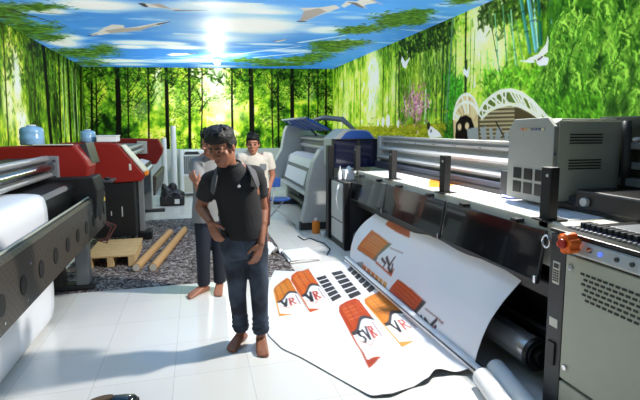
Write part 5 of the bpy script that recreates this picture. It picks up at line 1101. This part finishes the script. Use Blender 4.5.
def man_front():
    t = thing('person', (.33, 3.34, 0), 'barefoot man in black t-shirt and faded jeans standing in front, looking down', 'person', None)
    k = 1.08; R = frame((-.56, -.72, -.36)); c = V3(.180, 3.27, 1.515)
    pel, che, nek = V3(.325, 3.36, .90), V3(.295, 3.36, 1.20), V3(.225, 3.335, 1.385)
    sL, eL, wL = V3(.420, 3.37, 1.305), V3(.475, 3.40, 1.04), V3(.435, 3.25, .82)
    sR, eR, wR = V3(.095, 3.33, 1.275), V3(.025, 3.43, 1.075), V3(.085, 3.27, .995)
    hL, kL, aL, tL = V3(.405, 3.37, .84), V3(.430, 3.33, .47), V3(.440, 3.345, .085), V3(.425, 3.155, .0)
    hR, kR, aR, tR = V3(.245, 3.36, .84), V3(.270, 3.36, .47), V3(.300, 3.445, .085), V3(.195, 3.30, .0)
    mb = MB(); P = head_into(mb, c, R, k)
    mb.capsule(nek - V3(0, 0, .06), c + R @ V3(0, -.03, -.06), .062, .060); mb.ell(che, (.165, .105, .20)); mb.ell((pel + che) / 2, (.145, .10, .2)); mb.ell(pel, (.15, .105, .13))
    mb.capsule(sL, sR, .06, .06)
    for s, e, w in ((sL, eL, wL), (sR, eR, wR)): mb.capsule(s, e, .054, .043); mb.capsule(e, w, .043, .028); mb.capsule(e + (w - e) * .12, e + (w - e) * .4, .043, .040)
    hand_into(mb, wL, (-.35, -.10, -1), (-.5, .8, 0), (-.6, -.8, -.1), .20, .42); hand_into(mb, wR, (.35, -.20, -.9), (.5, .8, 0), (-.2, -.9, .2), .19, .35)
    for h, n_, a in ((hL, kL, aL), (hR, kR, aR)): mb.capsule(h, n_, .083, .056); mb.capsule(n_, a, .055, .036)
    foot_into(mb, aL, tL); foot_into(mb, aR, tR)
    remesh('body', mb, M['skin1'], t, .0062, 3, .5); face_parts(t, P, R, k, 'skin1')
    hb = MB(); hair_cap(hb, P, R, k, 'fade'); tufts(hb, P, R, k, 46, 3); remesh('hair', hb, M['hair'], t, .008, 2, .4)
    # t-shirt
    ax = V3(1, .06, 0)
    sb = MB(); sb.loft([ring_e(V3(.330, 3.36, .845), .168, .128, ax), ring_e(V3(.325, 3.36, .90), .164, .126, ax), ring_e(V3(.312, 3.36, .98), .158, .122, ax), ring_e(V3(.295, 3.36, 1.10), .160, .124, ax), ring_e(V3(.280, 3.355, 1.20), .165, .126, ax), ring_e(V3(.262, 3.35, 1.28), .168, .112, ax), ring_e(V3(.248, 3.345, 1.34), .135, .094, ax), ring_e(V3(.236, 3.342, 1.395), .080, .074, ax)])
    for s, e, q in ((sL, eL, 1), (sR, eR, -1)):
        m_ = s + (e - s) * .62; sb.ell(s + V3(-q * .012, 0, -.004), (.075, .078, .076)); sb.capsule(s, s + (e - s) * .4, .072, .066); sleeve(sb, [s + V3(-q * .10, 0, .02), s + V3(-q * .03, 0, .012), s + (e - s) * .2 + V3(q * .006, 0, 0), s + (e - s) * .45, m_], [.068, .072, .070, .067, .066])
    st = remesh('t_shirt', sb, M['tee'], t, .0085, 4, .5)
    rb = MB(); pts = [V3(.234, 3.338, 1.398) + V3(.076 * math.cos(a * PI / 12), .074 * math.sin(a * PI / 12), .018 * math.sin(a * PI / 12) + .004) for a in range(25)]; rb.tube(pts, .009, 8); build('collar', rb, M['tee'], st, smooth=True)
    build('chest_logo', MB().ell(V3(.285, 3.226, 1.245), (.012, .004, .010)), M['white'], st, smooth=True)
    # shoulder straps
    def strap(pts, w, off=.0):
        mbs = MB(); pts = [Vector(p) for p in pts]; rings = []
        for i, p in enumerate(pts):
            d = (pts[min(i + 1, len(pts) - 1)] - pts[max(i - 1, 0)]).normalized(); out = (p - V3(.29, 3.36, 1.15)); out = (out - d * out.dot(d)).normalized(); s_ = d.cross(out)
            rings.append([p + s_ * w + out * .0, p + s_ * w + out * .012, p - s_ * w + out * .012, p - s_ * w + out * .0])
        mbs.loft(rings); return mbs
    bp = build('backpack_strap', strap([(.375, 3.45, 1.26), (.372, 3.41, 1.350), (.374, 3.345, 1.370), (.388, 3.268, 1.325), (.402, 3.242, 1.275), (.418, 3.262, 1.23)], .030), M['strap'], t, bevel=.004, smooth='auto')
    build('backpack_strap', strap([(.15, 3.43, 1.26), (.130, 3.39, 1.335), (.128, 3.325, 1.348), (.126, 3.255, 1.305), (.116, 3.236, 1.25), (.108, 3.26, 1.20)], .024), M['strap'], t, bevel=.004, smooth='auto')
    pk = MB(); pk.ell(V3(.30, 3.525, 1.13), (.15, .075, .20)); remesh('backpack', pk, M['strap'], t, .012, 3)
    # jeans
    jb = MB(); jb.loft([ring_e(V3(.325, 3.36, .90), .165, .118, ax), ring_e(V3(.325, 3.36, .84), .172, .125, ax), ring_e(V3(.325, 3.362, .77), .176, .128, ax), ring_e(V3(.325, 3.362, .71), .165, .115, ax)])
    for h, n_, a, q in ((hL, kL, aL, 1), (hR, kR, aR, -1)):
        m1 = h * .5 + n_ * .5; lo = n_ * .35 + a * .65; en = V3(a.x, a.y, .105) + (n_ - a) * .02
        sleeve(jb, [h + V3(0, 0, .0), h * .75 + n_ * .25, m1, n_ + V3(0, -.006, .03), n_ - V3(0, 0, .06), lo, lo * .4 + en * .6, en], [.094, .094, .084, .072, .066, .058, .058, .062])
        for z_, r_ in ((.15, .061), (.185, .058), (.22, .058)):
            f = (z_ - a.z) / (n_.z - a.z); p = a + (n_ - a) * f; jb.tube([p + V3(math.cos(u * PI / 8) * r_, math.sin(u * PI / 8) * r_, .008 * math.sin(u * PI / 4 + z_ * 30)) for u in range(17)], .009, 6)
    je = remesh('jeans', jb, M['denim'], t, .0085, 3, .45)
    build('belt', (lambda r: MB().loft(r))([ring_e(V3(.325, 3.36, .885), .171, .124, ax), ring_e(V3(.325, 3.36, .912), .169, .122, ax)]), M['black'], je, smooth='auto')
man_front()

def man_behind():
    y0 = 4.62
    t = thing('person', (.09, y0, 0), 'man in light grey t-shirt and dark jeans, half hidden behind the man in black', 'person', None)
    k = 1.12; R = frame((-.75, -.6, -.15)); c = V3(.155, 4.55, 1.50)
    pel, che, nek = V3(.12, 4.66, .90), V3(.12, 4.66, 1.22), V3(.13, 4.63, 1.38)
    sL, eL, wL = V3(.29, 4.68, 1.30), V3(.34, 4.62, 1.08), V3(.20, 4.48, 1.06)
    sR, eR, wR = V3(.00, 4.60, 1.30), V3(.03, 4.44, 1.06), V3(.005, 4.36, 1.135)
    hL, kL, aL, tL = V3(.19, 4.67, .84), V3(.20, 4.64, .46), V3(.20, 4.68, .085), V3(.165, 4.47, 0)
    hR, kR, aR, tR = V3(.055, 4.65, .84), V3(.045, 4.61, .46), V3(.04, 4.64, .085), V3(-.12, 4.50, 0)
    mb = MB(); P = head_into(mb, c, R, k)
    mb.capsule(nek - V3(0, 0, .06), c + R @ V3(0, -.03, -.05), .058, .056); mb.ell(che, (.15, .10, .20)); mb.ell((pel + che) / 2, (.13, .095, .2)); mb.ell(pel, (.14, .10, .12)); mb.capsule(sL, sR, .055, .055)
    for s, e, w in ((sL, eL, wL), (sR, eR, wR)): mb.capsule(s, e, .050, .042); mb.capsule(e, w, .042, .030)
    hand_into(mb, wR, (-.45, .1, .85), (.3, .9, .2), (.9, -.2, .3), .19, 1.15); hand_into(mb, wL, (-.9, -.2, .2), (0, .9, -.3), (0, 0, 1), .19, .8)
    for h, n_, a in ((hL, kL, aL), (hR, kR, aR)): mb.capsule(h, n_, .080, .054); mb.capsule(n_, a, .053, .036)
    foot_into(mb, aL, tL); foot_into(mb, aR, tR)
    remesh('body', mb, M['skin2'], t, .0075, 3, .5); face_parts(t, P, R, k, 'skin2')
    hb = MB(); hair_cap(hb, P, R, k, 'short'); tufts(hb, P, R, k, 24, 8); remesh('hair', hb, M['hair'], t, .01, 2, .4)
    ax = V3(1, .5, 0)
    sb = MB(); sb.loft([ring_e(V3(.10, 4.655, .73), .165, .125, ax), ring_e(V3(.105, 4.655, .86), .165, .125, ax), ring_e(V3(.115, 4.66, 1.02), .158, .12, ax), ring_e(V3(.12, 4.66, 1.20), .170, .122, ax), ring_e(V3(.125, 4.655, 1.27), .172, .11, ax), ring_e(V3(.13, 4.645, 1.34), .13, .085, ax), ring_e(V3(.13, 4.64, 1.385), .075, .07, ax)])
    for s, e, q in ((sL, eL, 1), (sR, eR, -1)): sb.ell(s + V3(-q * .02, 0, .0), (.082, .078, .074)); sb.capsule(s, s + (e - s) * .4, .070, .066); sb.ell(s * .72 + nek * .28 + V3(0, 0, -.04), (.08, .08, .06)); sleeve(sb, [s + V3(-q * .08, .02 * q, .01), s, s + (e - s) * .3, s + (e - s) * .62], [.07, .074, .068, .066])
    remesh('t_shirt', sb, M['grey_tee'], t, .0095, 4, .5)
    jb = MB(); jb.loft([ring_e(V3(.12, 4.66, .92), .155, .115, ax), ring_e(V3(.12, 4.66, .80), .165, .12, ax), ring_e(V3(.12, 4.66, .72), .15, .11, ax)])
    for h, n_, a in ((hL, kL, aL), (hR, kR, aR)): sleeve(jb, [h, h * .5 + n_ * .5, n_, n_ * .4 + a * .6, a + V3(0, 0, .0)], [.092, .084, .070, .064, .062])
    remesh('jeans', jb, M['navy'], t, .0095, 3, .45)
man_behind()

def man_back():
    t = thing('person', (.82, 6.42, 0), 'man in cream polo shirt standing farthest back, facing the camera by the blue chair', 'person', None)
    k = 1.16; R = frame((-.18, -1, -.05)); c = V3(.765, 6.38, 1.415)
    pel, che, nek = V3(.83, 6.44, .84), V3(.80, 6.44, 1.12), V3(.755, 6.43, 1.30)
    sL, eL, wL = V3(.99, 6.45, 1.235), V3(1.05, 6.47, .97), V3(.985, 6.40, .78)
    sR, eR, wR = V3(.60, 6.43, 1.235), V3(.56, 6.46, .97), V3(.60, 6.36, .76)
    hL, kL, aL, tL = V3(.92, 6.44, .80), V3(.925, 6.42, .44), V3(.93, 6.46, .085), V3(.945, 6.25, 0)
    hR, kR, aR, tR = V3(.75, 6.44, .80), V3(.745, 6.42, .44), V3(.745, 6.46, .085), V3(.70, 6.26, 0)
    mb = MB(); P = head_into(mb, c, R, k)
    mb.capsule(nek - V3(0, 0, .06), c + R @ V3(0, -.03, -.05), .058, .056); mb.ell(che, (.155, .10, .19)); mb.ell((pel + che) / 2, (.14, .095, .2)); mb.ell(pel, (.15, .10, .12)); mb.capsule(sL, sR, .055, .055)
    for s, e, w in ((sL, eL, wL), (sR, eR, wR)): mb.capsule(s, e, .050, .042); mb.capsule(e, w, .042, .028)
    hand_into(mb, wL, (-.1, -.1, -1), (-.9, 0, 0), (0, -1, 0), .19, .4); hand_into(mb, wR, (.1, -.1, -1), (.9, 0, 0), (0, -1, 0), .19, .4)
    for h, n_, a in ((hL, kL, aL), (hR, kR, aR)): mb.capsule(h, n_, .078, .054); mb.capsule(n_, a, .053, .036)
    foot_into(mb, aL, tL); foot_into(mb, aR, tR)
    remesh('body', mb, M['skin2'], t, .0085, 3, .5); face_parts(t, P, R, k, 'skin2')
    hb = MB(); hair_cap(hb, P, R, k, 'short'); tufts(hb, P, R, k, 20, 5); remesh('hair', hb, M['hair'], t, .01, 2, .4)
    ax = V3(1, .04, 0)
    sb = MB(); sb.loft([ring_e(V3(.83, 6.44, .72), .178, .125, ax), ring_e(V3(.83, 6.44, .84), .172, .125, ax), ring_e(V3(.815, 6.44, .98), .168, .12, ax), ring_e(V3(.80, 6.44, 1.10), .178, .124, ax), ring_e(V3(.79, 6.44, 1.20), .185, .112, ax), ring_e(V3(.775, 6.435, 1.26), .14, .09, ax), ring_e(V3(.76, 6.432, 1.30), .078, .072, ax)])
    for s, e, q in ((sL, eL, 1), (sR, eR, -1)): sb.ell(s + V3(-q * .02, 0, .0), (.082, .078, .074)); sb.capsule(s, s + (e - s) * .4, .070, .066); sb.ell(s * .72 + nek * .28 + V3(0, 0, -.04), (.08, .08, .06)); sleeve(sb, [s + V3(-q * .09, 0, .015), s, s + (e - s) * .3, s + (e - s) * .66], [.07, .076, .073, .072])
    sh = remesh('polo_shirt', sb, M['polo'], t, .0095, 4, .5)
    cb = MB(); cb.loft([ring_e(V3(.757, 6.43, 1.285), .088, .080, ax), ring_e(V3(.755, 6.428, 1.335), .072, .068, ax), ring_e(V3(.755, 6.428, 1.335), .066, .062, ax), ring_e(V3(.757, 6.43, 1.285), .08, .072, ax)]); build('collar', cb, M['polo'], sh, smooth='auto')
    build('pocket', MB().box(.85, .94, 6.312, 6.326, 1.06, 1.15), M['midgrey'], sh, bevel=.004)
    jb = MB(); jb.loft([ring_e(V3(.83, 6.44, .86), .155, .112, ax), ring_e(V3(.83, 6.44, .76), .172, .12, ax), ring_e(V3(.83, 6.44, .70), .16, .11, ax)])
    for h, n_, a in ((hL, kL, aL), (hR, kR, aR)): sleeve(jb, [h, h * .5 + n_ * .5, n_, n_ * .5 + a * .5], [.092, .086, .076, .07])
    remesh('trousers', jb, M['maroon'], t, .0095, 3, .45); t.location.z = .0092
man_back()
# ------------------------------------------------------------------ light
def light(kind, loc, energy, size=.3, col=(1, .965, .90), rot=None, name='room_light', sy=None):
    d = bpy.data.lights.new(name, kind); d.energy = energy; d.color = col
    if kind == 'AREA':
        d.size = size
        if sy: d.shape = 'RECTANGLE'; d.size_y = sy
    else: d.shadow_soft_size = size
    o = bpy.data.objects.new(name, d); COL.objects.link(o); o.location = loc
    if rot: o.rotation_euler = rot
    return o
s_ = light('SPOT', (2.72, 3.45, 3.06), 760, .09, name='ceiling_spot'); s_.data.spot_size = math.radians(125); s_.data.spot_blend = .5
s_.rotation_euler = Vector((-.75, .12, -1)).to_track_quat('-Z', 'Y').to_euler()
for x, y, e in ((-1.2, 3.9, 26), (.8, 4.1, 26), (-.6, 2.4, 8)): light('POINT', (x, y, 2.92), e, .2, name='added_fill_light')  # unseen point lights added to fill the room and brighten the ceiling
light('POINT', (lampx.x, LY, lampx.z - .40), 85, .08, name='lamp_light')
light('AREA', (.5, -1.8, 1.6), 3, 5.0, (.97, .98, 1), (math.radians(90), 0, 0), 'added_front_fill', 2.4)  # unseen area light added behind the camera as soft fill
w = bpy.data.worlds.new('daylight'); SC.world = w; w.use_nodes = True
w.node_tree.nodes['Background'].inputs[0].default_value = (.98, .99, 1, 1); w.node_tree.nodes['Background'].inputs[1].default_value = .18
